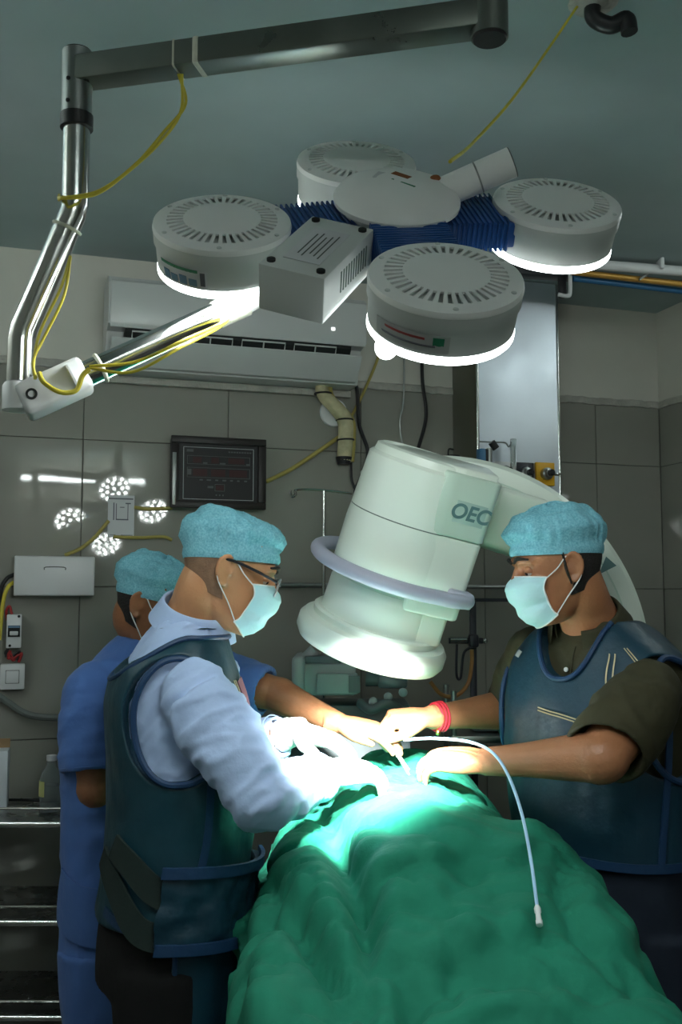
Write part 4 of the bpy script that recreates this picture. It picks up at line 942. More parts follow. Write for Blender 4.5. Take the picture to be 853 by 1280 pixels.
# ================================================================== GREEN DRAPE: cloth relaxed over table and patient
def drape_sim():
    nx, ny = 182, 150
    L = 0.0115
    X, Yg = np.meshgrid((np.arange(nx) - 92) * L * 0.91 + 0.19, 1.04 + np.arange(ny) * L * 0.90, indexing='ij')
    p = np.stack([X, Yg, np.full_like(X, 1.29)], -1).reshape(-1, 3)
    p[:, 2] += np.array([0.035 * noise.noise((a * 5.5 + b * 2, b * 4 - a * 2, 1.7)) + 0.02 * noise.noise((a * 13, b * 12, 4.1)) for a, b in p[:, :2]])
    ex = np.maximum(0, -0.13 - p[:, 0]); p[:, 0] += ex - 0.02 * np.minimum(ex * 8, 1); p[:, 2] -= ex
    lim = np.interp(p[:, 1], [1.72, 1.98], [1.3, 0.40]); ex = np.maximum(0, p[:, 0] - lim); p[:, 0] -= ex; p[:, 2] -= ex
    rng = np.random.default_rng(5); p[:, 2] += 0.004 * rng.random(len(p))
    v = np.zeros_like(p); idx = np.arange(nx * ny).reshape(nx, ny)
    sets = []
    for d, k in ((1, 1.0), (2, 0.16), (5, 0.08)):
        for lo in range(2):
            r = [t for t in range(nx - d) if (t // d) % 2 == lo]
            sets.append((idx[r, :].ravel(), idx[[t + d for t in r], :].ravel(), L * d, k))
            r = [t for t in range(ny - d) if (t // d) % 2 == lo]
            sets.append((idx[:, r].ravel(), idx[:, [t + d for t in r]].ravel(), L * d * 0.97, k))
    dl = L * math.hypot(1, 0.97)
    for off in range(2):
        r = [t for t in range(nx - 1) if t % 2 == off]; r1 = [t + 1 for t in r]
        sets.append((idx[r, :-1].ravel(), idx[r1, 1:].ravel(), dl, 0.25)); sets.append((idx[r, 1:].ravel(), idx[r1, :-1].ravel(), dl, 0.25))
    def collide(q, prev):
        hit = np.zeros(len(q), bool)
        for a, b, ra, rb in DRAPE_CAPS:
            a = np.array(a); b = np.array(b); ab = b - a
            t = np.clip(((q - a) @ ab) / (ab @ ab), 0, 1); c = a + t[:, None] * ab; r = ra + (rb - ra) * t
            d = q - c; ln = np.linalg.norm(d, axis=1) + 1e-9; m = ln < r
            q[m] = c[m] + d[m] / ln[m, None] * r[m, None]; hit |= m
        lo = np.array((-0.06, 1.31, 0.0)); hi = np.array((0.395, 2.54, 0.955))
        ins = np.all((q > lo) & (q < hi), axis=1)
        if ins.any():
            w_ = q[ins]; dd = np.stack([w_[:, 0] - lo[0], hi[0] - w_[:, 0], w_[:, 1] - lo[1], hi[1] - w_[:, 1], np.full(len(w_), 9.0), hi[2] - w_[:, 2]], 1)
            k = dd.argmin(1)
            for s, (ax_, val) in enumerate(((0, lo[0]), (0, hi[0]), (1, lo[1]), (1, hi[1]), (2, 0), (2, hi[2]))):
                mm = k == s; w_[mm, ax_] = val
            q[ins] = w_; hit |= ins
        for cx_, cy_, r_c in ((0.625, 2.22, 0.20),):        # clear of the person on the right
            d = q[:, :2] - np.array((cx_, cy_)); ln = np.linalg.norm(d, axis=1) + 1e-9; m = ln < r_c
            q[m, :2] = np.array((cx_, cy_)) + d[m] / ln[m, None] * r_c
        q[:, 0] = np.maximum(q[:, 0], -0.19)     # clear of the person on the left
        q[:, 2] = np.maximum(q[:, 2], 0.10)
        return hit
    dt = 0.016
    for step in range(120):
        v[:, 2] -= 9.8 * dt
        if step < 70:
            v[:, 0] += 0.5 * dt * np.sin(p[:, 1] * 13 + 0.5); v[:, 1] += 0.5 * dt * np.sin(p[:, 0] * 17)
        v *= 0.98
        q = p + v * dt; hit = np.zeros(len(p), bool)
        for it in range(7):
            for i, j, ln, k in sets:
                if k < 1 and it % 2: continue
                d = q[j] - q[i]; n = np.sqrt((d * d).sum(1)) + 1e-9
                s = k * (n - ln) / n * 0.5
                if k < 0.2: s = np.where(n < ln * 0.9, s, 0)
                c = d * s[:, None]
                q[i] += c; q[j] -= c
            hit |= collide(q, p)
        q[hit] += (p[hit] - q[hit]) * 0.62                       # friction
        collide(q, p)
        v = np.clip((q - p) / dt, -3, 3)
        p = q
    return p, nx, ny, idx
DRAPE_CAPS = [  # the patient under the cloth: trunk, thighs, arm
    ((0.18, 1.90, 0.925), (0.15, 2.50, 0.955), 0.235, 0.235),
    ((0.30, 1.90, 0.93), (0.46, 1.20, 0.74), 0.205, 0.13),
    ((0.17, 1.85, 0.93), (0.13, 1.18, 0.76), 0.19, 0.12),
    ((-0.05, 2.02, 0.965), (-0.03, 2.45, 0.98), 0.12, 0.12),
    ((-0.055, 1.98, 0.96), (-0.065, 1.36, 0.86), 0.12, 0.115),
]
dp_, nx, ny, idx = drape_sim()
def drape_folds(p, nn):
    """lasting folds of the starched cotton: (path, height, width); negative heights are creases"""
    rel = p - np.array(CAM); c, s = math.cos(TH), math.sin(TH)
    w_ = rel[:, 1] * c + rel[:, 2] * s; up = -rel[:, 1] * s + rel[:, 2] * c
    uv = np.stack([426.5 + F * rel[:, 0] / w_, 640 - F * up / w_], 1)
    out = np.zeros(len(p))
    def dist(path):
        best = np.full(len(p), 1e9); side = np.zeros(len(p)); tt = np.zeros(len(p)); n = len(path) - 1
        for k in range(n):
            a = np.array(path[k], float); b = np.array(path[k + 1], float); ab = b - a
            t = np.clip(((uv - a) @ ab) / (ab @ ab), 0, 1); q = uv - (a + t[:, None] * ab); d = np.linalg.norm(q, axis=1)
            m = d < best; best[m] = d[m]; side[m] = np.sign(ab[0] * q[m, 1] - ab[1] * q[m, 0]); tt[m] = (k + t[m]) / n
        return best, side, tt
    for path, h, wd in FOLDS:
        d, sd, t = dist(path); fade = np.clip(np.minimum(t, 1 - t) * 5, 0.12, 1)
        sharp = np.where(sd > 0, wd, wd * 2.4)                      # steep on one side, soft on the other
        out += 1.6 * h * fade * np.exp(-(d / (1.25 * sharp)) ** 2)
    out += 0.006 * np.array([noise.noise((a * 7, b * 7, 3.3)) for a, b in p[:, :2]])
    rid = np.array([abs(noise.noise((a * 11 + b * 6, b * 8 - a * 5, 7.7))) for a, b in p[:, :2]])
    out -= 0.014 * np.exp(-(rid / 0.12) ** 2)
    rd2 = np.array([abs(noise.noise((a * 6 - b * 9, b * 14 + a * 8, 1.2))) for a, b in p[:, :2]]); out -= 0.008 * np.exp(-(rd2 / 0.13) ** 2)
    return p + nn * out[:, None]
FOLDS = [
    ([(402, 1000), (412, 1050), (440, 1110), (455, 1160), (462, 1290)], -0.040, 9), ([(425, 1020), (440, 1080), (470, 1130), (482, 1290)], 0.018, 14),
    ([(455, 1115), (480, 1088), (540, 1066), (590, 1062)], 0.010, 8), ([(545, 1070), (575, 1085), (612, 1100)], -0.014, 6), ([(470, 1150), (520, 1130), (575, 1140), (610, 1190)], 0.012, 12),
    ([(620, 1075), (655, 1062), (700, 1066)], 0.010, 8), ([(700, 1060), (702, 1110), (722, 1160), (770, 1215), (853, 1260)], -0.016, 8), ([(715, 1080), (730, 1140), (790, 1200)], 0.014, 12),
    ([(640, 1010), (680, 1050), (715, 1065)], 0.008, 7), ([(350, 1110), (375, 1160), (420, 1230), (440, 1290)], -0.026, 9), ([(335, 1080), (328, 1130), (310, 1200)], -0.020, 8),
    ([(365, 1060), (390, 1120), (432, 1200), (448, 1290)], 0.018, 14), ([(340, 1150), (330, 1210), (320, 1290)], 0.016, 12), ([(530, 1200), (560, 1180), (620, 1170), (660, 1190)], 0.012, 10),
    ([(500, 1290), (530, 1240), (600, 1220), (680, 1245)], -0.014, 9), ([(560, 1280), (640, 1262), (740, 1275)], 0.014, 10), ([(430, 1030), (500, 1012), (560, 1016)], 0.006, 9), ([(600, 1040), (560, 1120), (555, 1160)], -0.008, 7),
    ([(640, 1120), (655, 1180), (700, 1240)], 0.010, 11), ([(470, 1200), (500, 1230), (515, 1290)], -0.016, 8),
]
f = np.stack([idx[:-1, :-1], idx[1:, :-1], idx[1:, 1:], idx[:-1, 1:]], -1).reshape(-1, 4)
me = bpy.data.meshes.new('surgical_drape'); me.from_pydata(dp_.tolist(), [], f.tolist()); me.update()
def evaluated(me, mods):
    o = bpy.data.objects.new('tmp', me); C.objects.link(o)
    for kind, kw in mods:
        m_ = o.modifiers.new(kind, kind)
        for k, val in kw.items(): setattr(m_, k, val)
    out = bpy.data.meshes.new_from_object(o.evaluated_get(bpy.context.evaluated_depsgraph_get())); bpy.data.objects.remove(o)
    return out
me = evaluated(me, [('SMOOTH', dict(factor=0.5, iterations=1)), ('SUBSURF', dict(levels=1, render_levels=1))])
def fold_fn(co, no):
    no = no * np.sign(no[:, 2:3] + 1e-6); return drape_folds(co, no) - co
displace(me, fold_fn)
me2 = evaluated(me, [('SMOOTH', dict(factor=0.4, iterations=1)), ('SOLIDIFY', dict(thickness=0.0025, offset=-1))])
drape = tag(link('surgical_drape', me2, drape_m, sharp=180), 'green cotton surgical drape spread in folds over the patient and table', 'drape')
# catheter with end connector
cp = [P(505, 925, 2.10), P(540, 923, 2.08), P(585, 927, 2.03), P(615, 940, 1.96), P(635, 968, 1.88), P(652, 1015, 1.78), P(664, 1075, 1.68), P(672, 1135, 1.60)]
ctr = thing('catheter', 'pale blue thin tube arching from the hands over the drape', 'tube', cp[-1])
MB().tube(cp, 0.0030, n=10, smooth=8).build('tubing', cath_m, ctr)
cdv = (cp[-1] - cp[-2]).normalized()
MB().lathe(cp[-1] - cdv * 0.004, cdv, [(0.0035, 0), (0.0055, 0.005), (0.0055, 0.012), (0.0042, 0.014), (0.0045, 0.026), (0.0055, 0.028), (0.0052, 0.036), (0.003, 0.037)], 14).build('connector', white_m, ctr)

# ================================================================== PEOPLE
def yawv(a): a = math.radians(a); return Vector((math.cos(a), math.sin(a), 0))
class Torso:
    def __init__(s, f, st, Y):
        s.f = f; s.l = UZ.cross(f)
        rows = sorted([(P(px, py, Y).z, P(px, py, Y).x, Y if len(r) < 3 else Y + r[2], hw, df, db) for (px, py, *r), hw, df, db in st])
        a = np.array(rows); z = np.linspace(a[0, 0], a[-1, 0], 80)
        t = np.stack([np.interp(z, a[:, 0], a[:, k]) for k in range(1, 6)], 1)
        for _ in range(10): t[1:-1] = 0.25 * t[:-2] + 0.5 * t[1:-1] + 0.25 * t[2:]
        s.z = z; s.t = t; s.z0 = z[0]; s.z1 = z[-1]
    def at(s, th, z, off=0.0, e=2.35):
        cx, cy, hw, df, db = [np.interp(z, s.z, s.t[:, k]) for k in range(5)]
        c_, s_ = math.cos(th), math.sin(th); dp = (df if c_ >= 0 else db) + off
        a = math.copysign(abs(c_) ** (2 / e), c_) * dp; b = math.copysign(abs(s_) ** (2 / e), s_) * (hw + off)
        return Vector((cx, cy, z)) + s.f * a + s.l * b
    def ctr(s, z): return Vector((np.interp(z, s.z, s.t[:, 0]), np.interp(z, s.z, s.t[:, 1]), z))
    def loft(s, mb, off, z0=None, z1=None, n=48, m=40):
        z0 = z0 or s.z0; z1 = z1 or s.z1
        mb.loft([[s.at(2 * PI * j / n, z0 + (z1 - z0) * i / m, off) for j in range(n)] for i in range(m + 1)])
    def strip(s, path, width, off, thick, name, m, parent, n=24):
        """band lying on the torso surface along (theta, z) points"""
        pp = catmull([Vector((a, b, 0)) for a, b in path], max(2, n // (len(path) - 1)))
        def fn(u, v):
            k = u * (len(pp) - 1); i = min(int(k), len(pp) - 2); q = pp[i].lerp(pp[i + 1], k - i)
            d = (pp[i + 1] - pp[i]); R = 0.17; d2 = Vector((d.x * R, d.y, 0)); d2 = d2.normalized() if d2.length > 0 else Vector((1, 0, 0))
            nn = Vector((-d2.y / R, d2.x, 0)) * width * (v - 0.5)
            return s.at(q.x + nn.x, q.y + nn.y, off)
        me = MB().grid(fn, len(pp), max(2, int(width / 0.012)), -thick)
        return me.build(name, m, parent)
def arm_path(S, E, W, k=6):
    return catmull([S, S.lerp(E, 0.45), S.lerp(E, 0.86), E + (E - (S + W) / 2).normalized() * 0.004, E.lerp(W, 0.14), E.lerp(W, 0.55), W], k)
def arc_sample(path, n):
    d = [0]
    for i in range(1, len(path)): d.append(d[-1] + (path[i] - path[i - 1]).length)
    out = []
    for k in range(n + 1):
        t = d[-1] * k / n; i = 1
        while i < len(d) - 1 and d[i] < t: i += 1
        u = (t - d[i - 1]) / max(1e-9, d[i] - d[i - 1]); out.append(path[i - 1].lerp(path[i], u))
    return out
def sleeve(mb, path, t1, radii, n=28, m=60, wr=0.05, seed=1.0, hem=0.03, wall=0.010, t0=0.0):
    pts = arc_sample(path, 200); i0 = int(t0 * 200); i1 = int(t1 * 200); pts = pts[i0:i1 + 1]; pts = arc_sample(pts, m)
    rings = []; X = None; last = None
    for i, p in enumerate(pts):
        t = (pts[min(i + 1, m)] - pts[max(i - 1, 0)]).normalized()
        if X is None: X = frame(t)[0]
        X = (X - t * X.dot(t)).normalized(); Yv = t.cross(X); u = i / m
        r = float(np.interp(u, np.linspace(0, 1, len(radii)), radii)); ring = []
        for j in range(n):
            a = 2 * PI * j / n
            wv = noise.noise((math.cos(a) * 0.9 + seed, math.sin(a) * 0.9, u * 9 + seed * 3)) * 0.7 + 0.5 * noise.noise((math.cos(a) * 1.5, math.sin(a) * 1.5 + seed, u * 24))
            fade = min(1, (1 - u) * 12)
            ring.append(p + (X * math.cos(a) + Yv * math.sin(a)) * r * (1 + wr * wv * fade))
        rings.append(ring); last = (p, X.copy(), Yv.copy(), t.copy(), r)
    p, X, Yv, t, r = last
    if hem:
        rings.append([p + t * 0.001 + (X * math.cos(2 * PI * j / n) + Yv * math.sin(2 * PI * j / n)) * (r - wall) for j in range(n)])
        rings.append([p - t * hem + (X * math.cos(2 * PI * j / n) + Yv * math.sin(2 * PI * j / n)) * (r - wall) for j in range(n)])
    mb.loft(rings); return last
def limb(mb, path, radii, n=18, flat=1.0):
    mb.tube(path, list(radii), n=n, smooth=0, flat=flat)
def hand(mb, W, d, nrm, th, curls=(20, 30, 25), thumb=(0.55, 0.7, 0.35), fat=0.0, s=1.0, spread=0.06, cuff=0.0):
    d = Vector(d).normalized(); nrm = Vector(nrm); nrm = (nrm - d * nrm.dot(d)).normalized()
    t = Vector(th); t = (t - d * t.dot(d) - nrm * t.dot(nrm)).normalized(); W = Vector(W)
    rings = []
    for u, hw, ht in ((-0.03 - cuff, 0.027, 0.022), (-0.01, 0.027, 0.020), (0.012, 0.031, 0.020), (0.035, 0.039, 0.019), (0.06, 0.042, 0.016), (0.082, 0.042, 0.014), (0.094, 0.038, 0.011)):
        rings.append([W + d * u * s + t * (math.copysign(abs(math.cos(a)) ** 0.75, math.cos(a)) * (hw * s + fat)) + nrm * (math.copysign(abs(math.sin(a)) ** 0.75, math.sin(a)) * (ht * s + fat) + 0.0) for a in [2 * PI * j / 20 for j in range(20)]])
    mb.loft(rings)
    for i, (tx, ln, du) in enumerate(((0.031, 0.074, 0.086), (0.0105, 0.083, 0.091), (-0.011, 0.076, 0.088), (-0.031, 0.060, 0.080))):
        p = W + (d * (du - 0.02) + t * tx * 0.95) * s; q0 = W + (d * du + t * tx) * s
        pts = [p, q0]; ang = 0.0; base = (d + t * (1.5 - i) * spread).normalized()
        for k, fr in enumerate((0.45, 0.30, 0.25)):
            ang += math.radians(curls[k] * (1 + 0.10 * (i - 1)))
            pts.append(pts[-1] + (base * math.cos(ang) + nrm * math.sin(ang)) * ln * fr * s)
        mb.tube(pts, [(0.0095 * s + fat), (0.0098 * s + fat), (0.0088 * s + fat), (0.0085 * s + fat), (0.0062 * s + fat)], n=12, smooth=3)
        mb.ell(pts[-1], 0.0064 * s + fat, 0.0064 * s + fat, 0.0064 * s + fat, n=10, m=6)
    td = (d * thumb[0] + t * thumb[1] + nrm * thumb[2]).normalized(); td2 = (td + d * 0.5 - t * 0.15).normalized()
    b = W + (d * 0.018 + t * 0.020) * s; k1 = b + td * 0.044 * s; k2 = k1 + td2 * 0.032 * s; k3 = k2 + td2 * 0.026 * s
    mb.tube([b, k1, k2, k3], [0.015 * s + fat, 0.0125 * s + fat, 0.0105 * s + fat, 0.0072 * s + fat], n=12, smooth=4)
    mb.ell(k3, 0.0074 * s + fat, 0.0074 * s + fat, 0.0074 * s + fat, n=10, m=6)

HEAD = [(-0.118, 0.080, 0.020, 0.020), (-0.108, 0.092, -0.002, 0.036), (-0.088, 0.096, -0.025, 0.050), (-0.06, 0.094, -0.055, 0.059), (-0.03, 0.092, -0.078, 0.066),
        (0.0, 0.091, -0.092, 0.071), (0.03, 0.095, -0.100, 0.075), (0.06, 0.094, -0.102, 0.077), (0.085, 0.080, -0.094, 0.072), (0.102, 0.056, -0.076, 0.058), (0.114, 0.030, -0.050, 0.038), (0.119, 0.005, -0.022, 0.014)]
class Head:
    def __init__(s, o, yaw, pitch, scale=0.96, roll=0.0):
        s.o = o; f = yawv(yaw); s.l = UZ.cross(f); p = math.radians(pitch)
        s.f = f * math.cos(p) - UZ * math.sin(p); s.u = s.f.cross(s.l)
        if roll:
            r = math.radians(roll); s.l, s.u = s.l * math.cos(r) + s.u * math.sin(r), s.u * math.cos(r) - s.l * math.sin(r)
        s.k = scale
    def pt(s, x, y, z): return s.o + (s.f * x + s.l * y + s.u * z) * s.k
    def ext(s, z):
        h = np.array(HEAD); return [float(np.interp(z, h[:, 0], h[:, k])) for k in (1, 2, 3)]
    def ring(s, z, th, off=0.0, e=2.3):
        xf, xb, hw = s.ext(z); c = (xf + xb) / 2; a = (xf - xb) / 2 + off; b = hw + off
        ct, st = math.cos(th), math.sin(th)
        return s.pt(c + math.copysign(abs(ct) ** (2 / e), ct) * a, math.copysign(abs(st) ** (2 / e), st) * b, z)
    def add(s, mb, neck_to, nr=0.060):
        n = 40; zs = np.linspace(HEAD[0][0], HEAD[-1][0], 40)
        mb.loft([[s.ring(z, 2 * PI * j / n) for j in range(n)] for z in zs])
        # nose, brow, lids, lips, chin, cheek
        mb.tube([s.pt(0.088, 0, 0.032), s.pt(0.098, 0, 0.012), s.pt(0.110, 0, -0.012), s.pt(0.115, 0, -0.026), s.pt(0.100, 0, -0.036)], [0.008, 0.009, 0.011, 0.014, 0.010], n=12, smooth=4)
        for k in (-1, 1):
            mb.ell(s.pt(0.103, 0.012 * k, -0.028), 0.011, 0.008, 0.008, s.f, s.l, s.u, 10, 6)
            mb.tube([s.pt(0.093, 0.012 * k, 0.030), s.pt(0.090, 0.032 * k, 0.036), s.pt(0.074, 0.054 * k, 0.028)], [0.008, 0.009, 0.006], n=10, smooth=4)
            mb.ell(s.pt(0.076, 0.046 * k, -0.022), 0.020, 0.018, 0.018, s.f, s.l, s.u, 12, 8)
            mb.tube([s.pt(0.098, 0.022 * k, -0.062), s.pt(0.103, 0.0, -0.060)], [0.004, 0.006], n=8, smooth=2)
            # ear: rim, concha, lobe
            ec = lambda x, z, o=0.0: s.pt(-0.004 + x, (0.073 + o) * k, 0.0 + z)
            mb.tube([ec(0.012, -0.002, -0.004), ec(0.014, 0.016, 0.002), ec(0.004, 0.029, 0.007), ec(-0.010, 0.027, 0.010), ec(-0.019, 0.012, 0.012), ec(-0.017, -0.008, 0.010), ec(-0.007, -0.024, 0.006), ec(0.004, -0.030, 0.002), ec(0.010, -0.022, 0.0)],
                    [0.0042, 0.0042, 0.0042, 0.0042, 0.0044, 0.0042, 0.0048, 0.0062, 0.0045], n=10, smooth=4)
            mb.ell(ec(-0.004, 0.0, 0.000), 0.016, 0.0055, 0.026, s.f, s.l, s.u, 14, 8)
            mb.tube([ec(-0.004, 0.018, 0.006), ec(-0.011, 0.006, 0.008), ec(-0.008, -0.012, 0.006)], [0.003, 0.0035, 0.003], n=8, smooth=4)
            mb.ell(ec(0.013, -0.004, 0.001), 0.004, 0.004, 0.007, s.f, s.l, s.u, 8, 6)
        nb_ = s.pt(-0.030, 0, -0.045)
        mb.tube([s.pt(-0.022, 0, 0.02), nb_, nb_.lerp(neck_to, 0.5), neck_to, neck_to + (neck_to - nb_).normalized() * 0.06], [nr * 0.95, nr * 0.95, nr, nr * 1.12, nr * 1.3], n=28, smooth=6)
    def eyes(s, parent, lid_m):
        for k in (-1, 1):
            e = MB().ell(s.pt(0.079, 0.031 * k, 0.010), 0.0115, 0.0115, 0.0115, s.f, s.l, s.u, 14, 10).build('eyeball', eye_m, parent)
            MB().ell(s.pt(0.0875, 0.0325 * k, 0.007), 0.004, 0.0055, 0.0055, s.f, s.l, s.u, 10, 6).build('iris', hair_m, e)
            MB().ell(s.pt(0.0785, 0.031 * k, 0.0125), 0.0135, 0.0135, 0.0115, s.f, s.l, s.u, 14, 8).build('eyelid', lid_m, parent)
            MB().tube([s.pt(0.1035, 0.010 * k, 0.034), s.pt(0.101, 0.032 * k, 0.042), s.pt(0.084, 0.055 * k, 0.036)], [0.003, 0.0046, 0.002], n=8, smooth=4).build('eyebrow', hair_m, parent)
    def cap(s, parent, zb=0.030, slope=0.24, puff=(0.118, 0.096, 0.112), cx=-0.008, boxy=2.8, seed=0.0, crown=0.146):
        n = 96; rows = []
        def band(th, off, dz):
            x = math.cos(th) * 0.1; z = zb + slope * x + dz
            return s.ring(min(z, 0.125), th, off, 2.2)
        for off, dz in ((0.003, 0.001), (0.0065, -0.001), (0.0085, 0.006), (0.0085, 0.016), (0.0075, 0.021)):
            rows.append([band(2 * PI * j / n, off, dz) for j in range(n)])
        m = 26
        for i in range(1, m + 1):
            ph = (i / m) * PI / 2
            cr_ = abs(math.cos(ph)) ** (2 / boxy); sr = abs(math.sin(ph)) ** (2 / boxy)
            row = []
            for j in range(n):
                th = 2 * PI * j / n; x0 = math.cos(th) * 0.1; zz0 = zb + slope * x0 + 0.021
                fold = 0.0035 * math.sin(31 * th + 5 * math.sin(3 * th + seed)) * max(0, 1 - i / (m * 0.6)) + 0.007 * noise.noise((math.cos(th) * 2.2 + seed, math.sin(th) * 2.2, i * 0.16)) + 0.0035 * noise.noise((math.cos(th) * 6 + seed, math.sin(th) * 6, i * 0.3))
                pr = max(0.0, math.cos(ph))
                bulge = min(1.0, i / 5.0)
                px_ = cx + math.cos(th) * (0.104 + (puff[0] - 0.104) * bulge + fold) * cr_; py_ = math.sin(th) * (0.082 + (puff[1] - 0.082) * bulge + fold) * cr_
                pz_ = zz0 + (crown - zz0) * sr + fold * 1.4 * sr
                row.append(s.pt(px_, py_, pz_))
            rows.append(row)
        inner = []
        mb = MB(); mb.loft(rows, cap0=False, cap1=True)
        return mb.build('surgical_cap', cap_m, parent, sharp=80)
    def mask(s, parent, m=mask_m):
        def fn(u, v, o=0.0):
            z = 0.004 - 0.122 * v
            prof = float(np.interp(z, [-0.118, -0.105, -0.085, -0.06, -0.035, -0.022, -0.008, 0.004], [0.082, 0.104, 0.115, 0.124, 0.134, 0.135, 0.123, 0.107]))
            a = (u - 0.5) * 2; th = a * 1.28
            xf, xb, hw = s.ext(max(z, -0.1)); hw = max(hw, 0.056) + 0.005
            sq = 1 - 0.20 * abs(a) ** 2.0 * 0
            zc = z * (1 - 0.30 * abs(a) ** 2) - 0.012 * abs(a) ** 2
            x = 0.028 + (prof - 0.028) * math.cos(th) ** 0.75
            y = hw * math.sin(th) * 1.02
            pl = 0.0022 * math.sin(v * 6 * PI) * (1 - abs(a) ** 3) + 0.002 * noise.noise((u * 7, v * 7, 1.3))
            n_ = Vector((math.cos(th), math.sin(th), 0))
            return s.pt(x + n_.x * (pl + o), y + n_.y * (pl + o), zc)
        mk = MB().grid(fn, 44, 36, 0.0012).build('face_mask', m, parent, sharp=60)
        def edge(u0, u1, v0, v1): return [fn(u0 + (u1 - u0) * k / 12, v0 + (v1 - v0) * k / 12, 0.0012) for k in range(13)]
        for e in (edge(0, 1, 0, 0), edge(0, 1, 1, 1), edge(0, 0, 0, 1), edge(1, 1, 0, 1)):
            MB().tube(e, 0.0016, n=6, smooth=2).build('mask_edge', strap_m, mk)
        for k, u in ((-1, 0.0), (1, 1.0)):
            a0 = fn(u, 0.02); a1 = fn(u, 0.98)
            MB().tube([a0, a0.lerp(s.pt(0.006, 0.078 * k, 0.020), 0.5) + s.l * 0.003 * k, s.pt(0.006, 0.079 * k, 0.026), s.pt(-0.014, 0.083 * k, 0.022), s.pt(-0.022, 0.082 * k, 0.0), s.pt(-0.012, 0.081 * k, -0.026), a1.lerp(s.pt(-0.006, 0.08 * k, -0.028), 0.5) + s.l * 0.003 * k, a1], 0.0014, n=6, smooth=6).build('ear_loop', strap_m, mk)
        return mk
def legs(mb, T, spread, r=(0.098, 0.092, 0.07, 0.062, 0.055), zt=None, foot=True, fz=0.07):
    zt = zt or T.z0 + 0.06; c = T.ctr(T.z0)
    out = []
    for k in (-1, 1):
        a = c + T.l * spread * k; a.z = zt; b = a + T.f * 0.02; b.z = 0.48; e = a - T.f * 0.01; e.z = fz
        mb.tube([a, a.lerp(b, 0.5), b, b.lerp(e, 0.5), e], list(r), n=22, smooth=5); out.append(e)
    return out
def shoes(parent, feet, f, m=black_m):
    for e in feet:
        l = UZ.cross(f); O = Vector((e.x, e.y, 0)); rings = []
        for x, hw, h in ((-0.075, 0.022, 0.05), (-0.06, 0.036, 0.085), (0.0, 0.040, 0.09), (0.06, 0.044, 0.07), (0.13, 0.048, 0.05), (0.17, 0.040, 0.04), (0.19, 0.02, 0.03)):
            rings.append([O + f * x + l * (hw * math.cos(a)) + UZ * (h / 2 + (h / 2 - 0.001) * math.sin(a)) for a in [2 * PI * j / 16 for j in range(16)]])
        MB().loft(rings).build('shoe', m, parent)
def wrinkle(me, amp, sc, seed, st=(1, 1, 1)):
    displace(me, lambda co, no: amp * nz(co, sc * st[0], sc * st[1], sc * st[2], seed) + amp * 0.5 * nz(co, sc * 2.3 * st[0], sc * 2.3 * st[1], sc * 2.3 * st[2], seed + 9))
def creases(me, axis, amp, seed, k=1.0):
    """ridged folds lying across a sleeve axis"""
    x, y, a = frame(axis); B_ = np.array([x, y, a])
    def fn(co, no):
        q = co @ B_.T; r = np.array([noise.noise((p[0] * 7 * k + p[2] * 5 * k + seed, p[1] * 6 * k - seed, p[2] * 17 * k - p[0] * 9 * k)) for p in q])
        return amp * (0.45 - np.minimum(np.abs(r) * 2.6, 1.0)) + amp * 0.6 * r
    displace(me, fn)
def collar(parent, c, axis, m, R=0.070, h=0.045, lean=0.9, up=None, gap=0.45):
    """folded shirt collar, open at the front"""
    x, y, a = frame(axis, None); f_ = Vector(up); f_ = (f_ - a * f_.dot(a)).normalized(); s_ = a.cross(f_)
    def fn(u, v):
        th = gap + (2 * PI - 2 * gap) * u; dr = (f_ * math.cos(th) + s_ * math.sin(th))
        tip = max(0, (abs(u - 0.5) * 2) ** 6)
        if v < 0.45: r = R - 0.004 * (v / 0.45); hh = h * (v / 0.45)
        elif v < 0.55: r = R - 0.004 + 0.007 * (v - 0.45) / 0.1; hh = h * (1 + 0.05 * math.sin(PI * (v - 0.45) / 0.1))
        else: k = (v - 0.55) / 0.45; r = R + 0.003 + 0.020 * k * lean; hh = h * (1 - (1.05 + 0.25 * tip) * k)
        return c + dr * r * (1 + 0.05 * math.cos(th)) + a * hh
    return MB().grid(fn, 60, 22, 0.0016).build('collar', m, parent, sharp=70)

def base_of(T): c = T.ctr(T.z0); return Vector((c.x, c.y, 0))

# ------------------------------------------------------------------ surgeon in pale blue shirt (left, near)
fA = yawv(12)
TA_ = Torso(fA, [((206, 1215), .175, .125, .135), ((208, 1160), .180, .132, .135), ((214, 1090), .180, .140, .125), ((222, 1010), .180, .140, .126), ((222, 930), .190, .142, .130), ((218, 865), .190, .132, .126), ((219, 828), .178, .110, .110), ((226, 800), .145, .085, .095), ((236, 772), .095, .065, .070)], 2.08)
A = thing('person', 'person in pale blue shirt, teal lead vest and glasses working over the drape', 'person', base_of(TA_), 'surgical team')
HA = Head(P(283, 714, 2.05), 9, 20)
nbA = P(243, 778, 2.08)
SR_, ER_, WR_ = P(246, 872, 1.90), P(332, 1000, 1.845), P(408, 966, 2.06)
SL_, EL_, WL_ = P(262, 850, 2.26), P(276, 945, 2.33), P(370, 914, 2.22)
pR, pL_ = arm_path(SR_, ER_, WR_), arm_path(SL_, EL_, WL_)
hdR, hdL = (P(492, 960, 2.14) - WR_), (P(462, 938, 2.16) - WL_)
mb = MB(); HA.add(mb, nbA, 0.060); TA_.loft(mb, -0.035)
ARM = (0.055, 0.052, 0.047, 0.041, 0.044, 0.040, 0.030, 0.026)
limb(mb, pR, ARM); limb(mb, pL_, ARM)
hand(mb, WR_, hdR, (0.1, 0.35, -1), (0, 0.8, 0.4), (18, 26, 20)); hand(mb, WL_, hdL, (0.0, -0.1, -1), (0.1, -0.9, 0.1), (16, 24, 18))
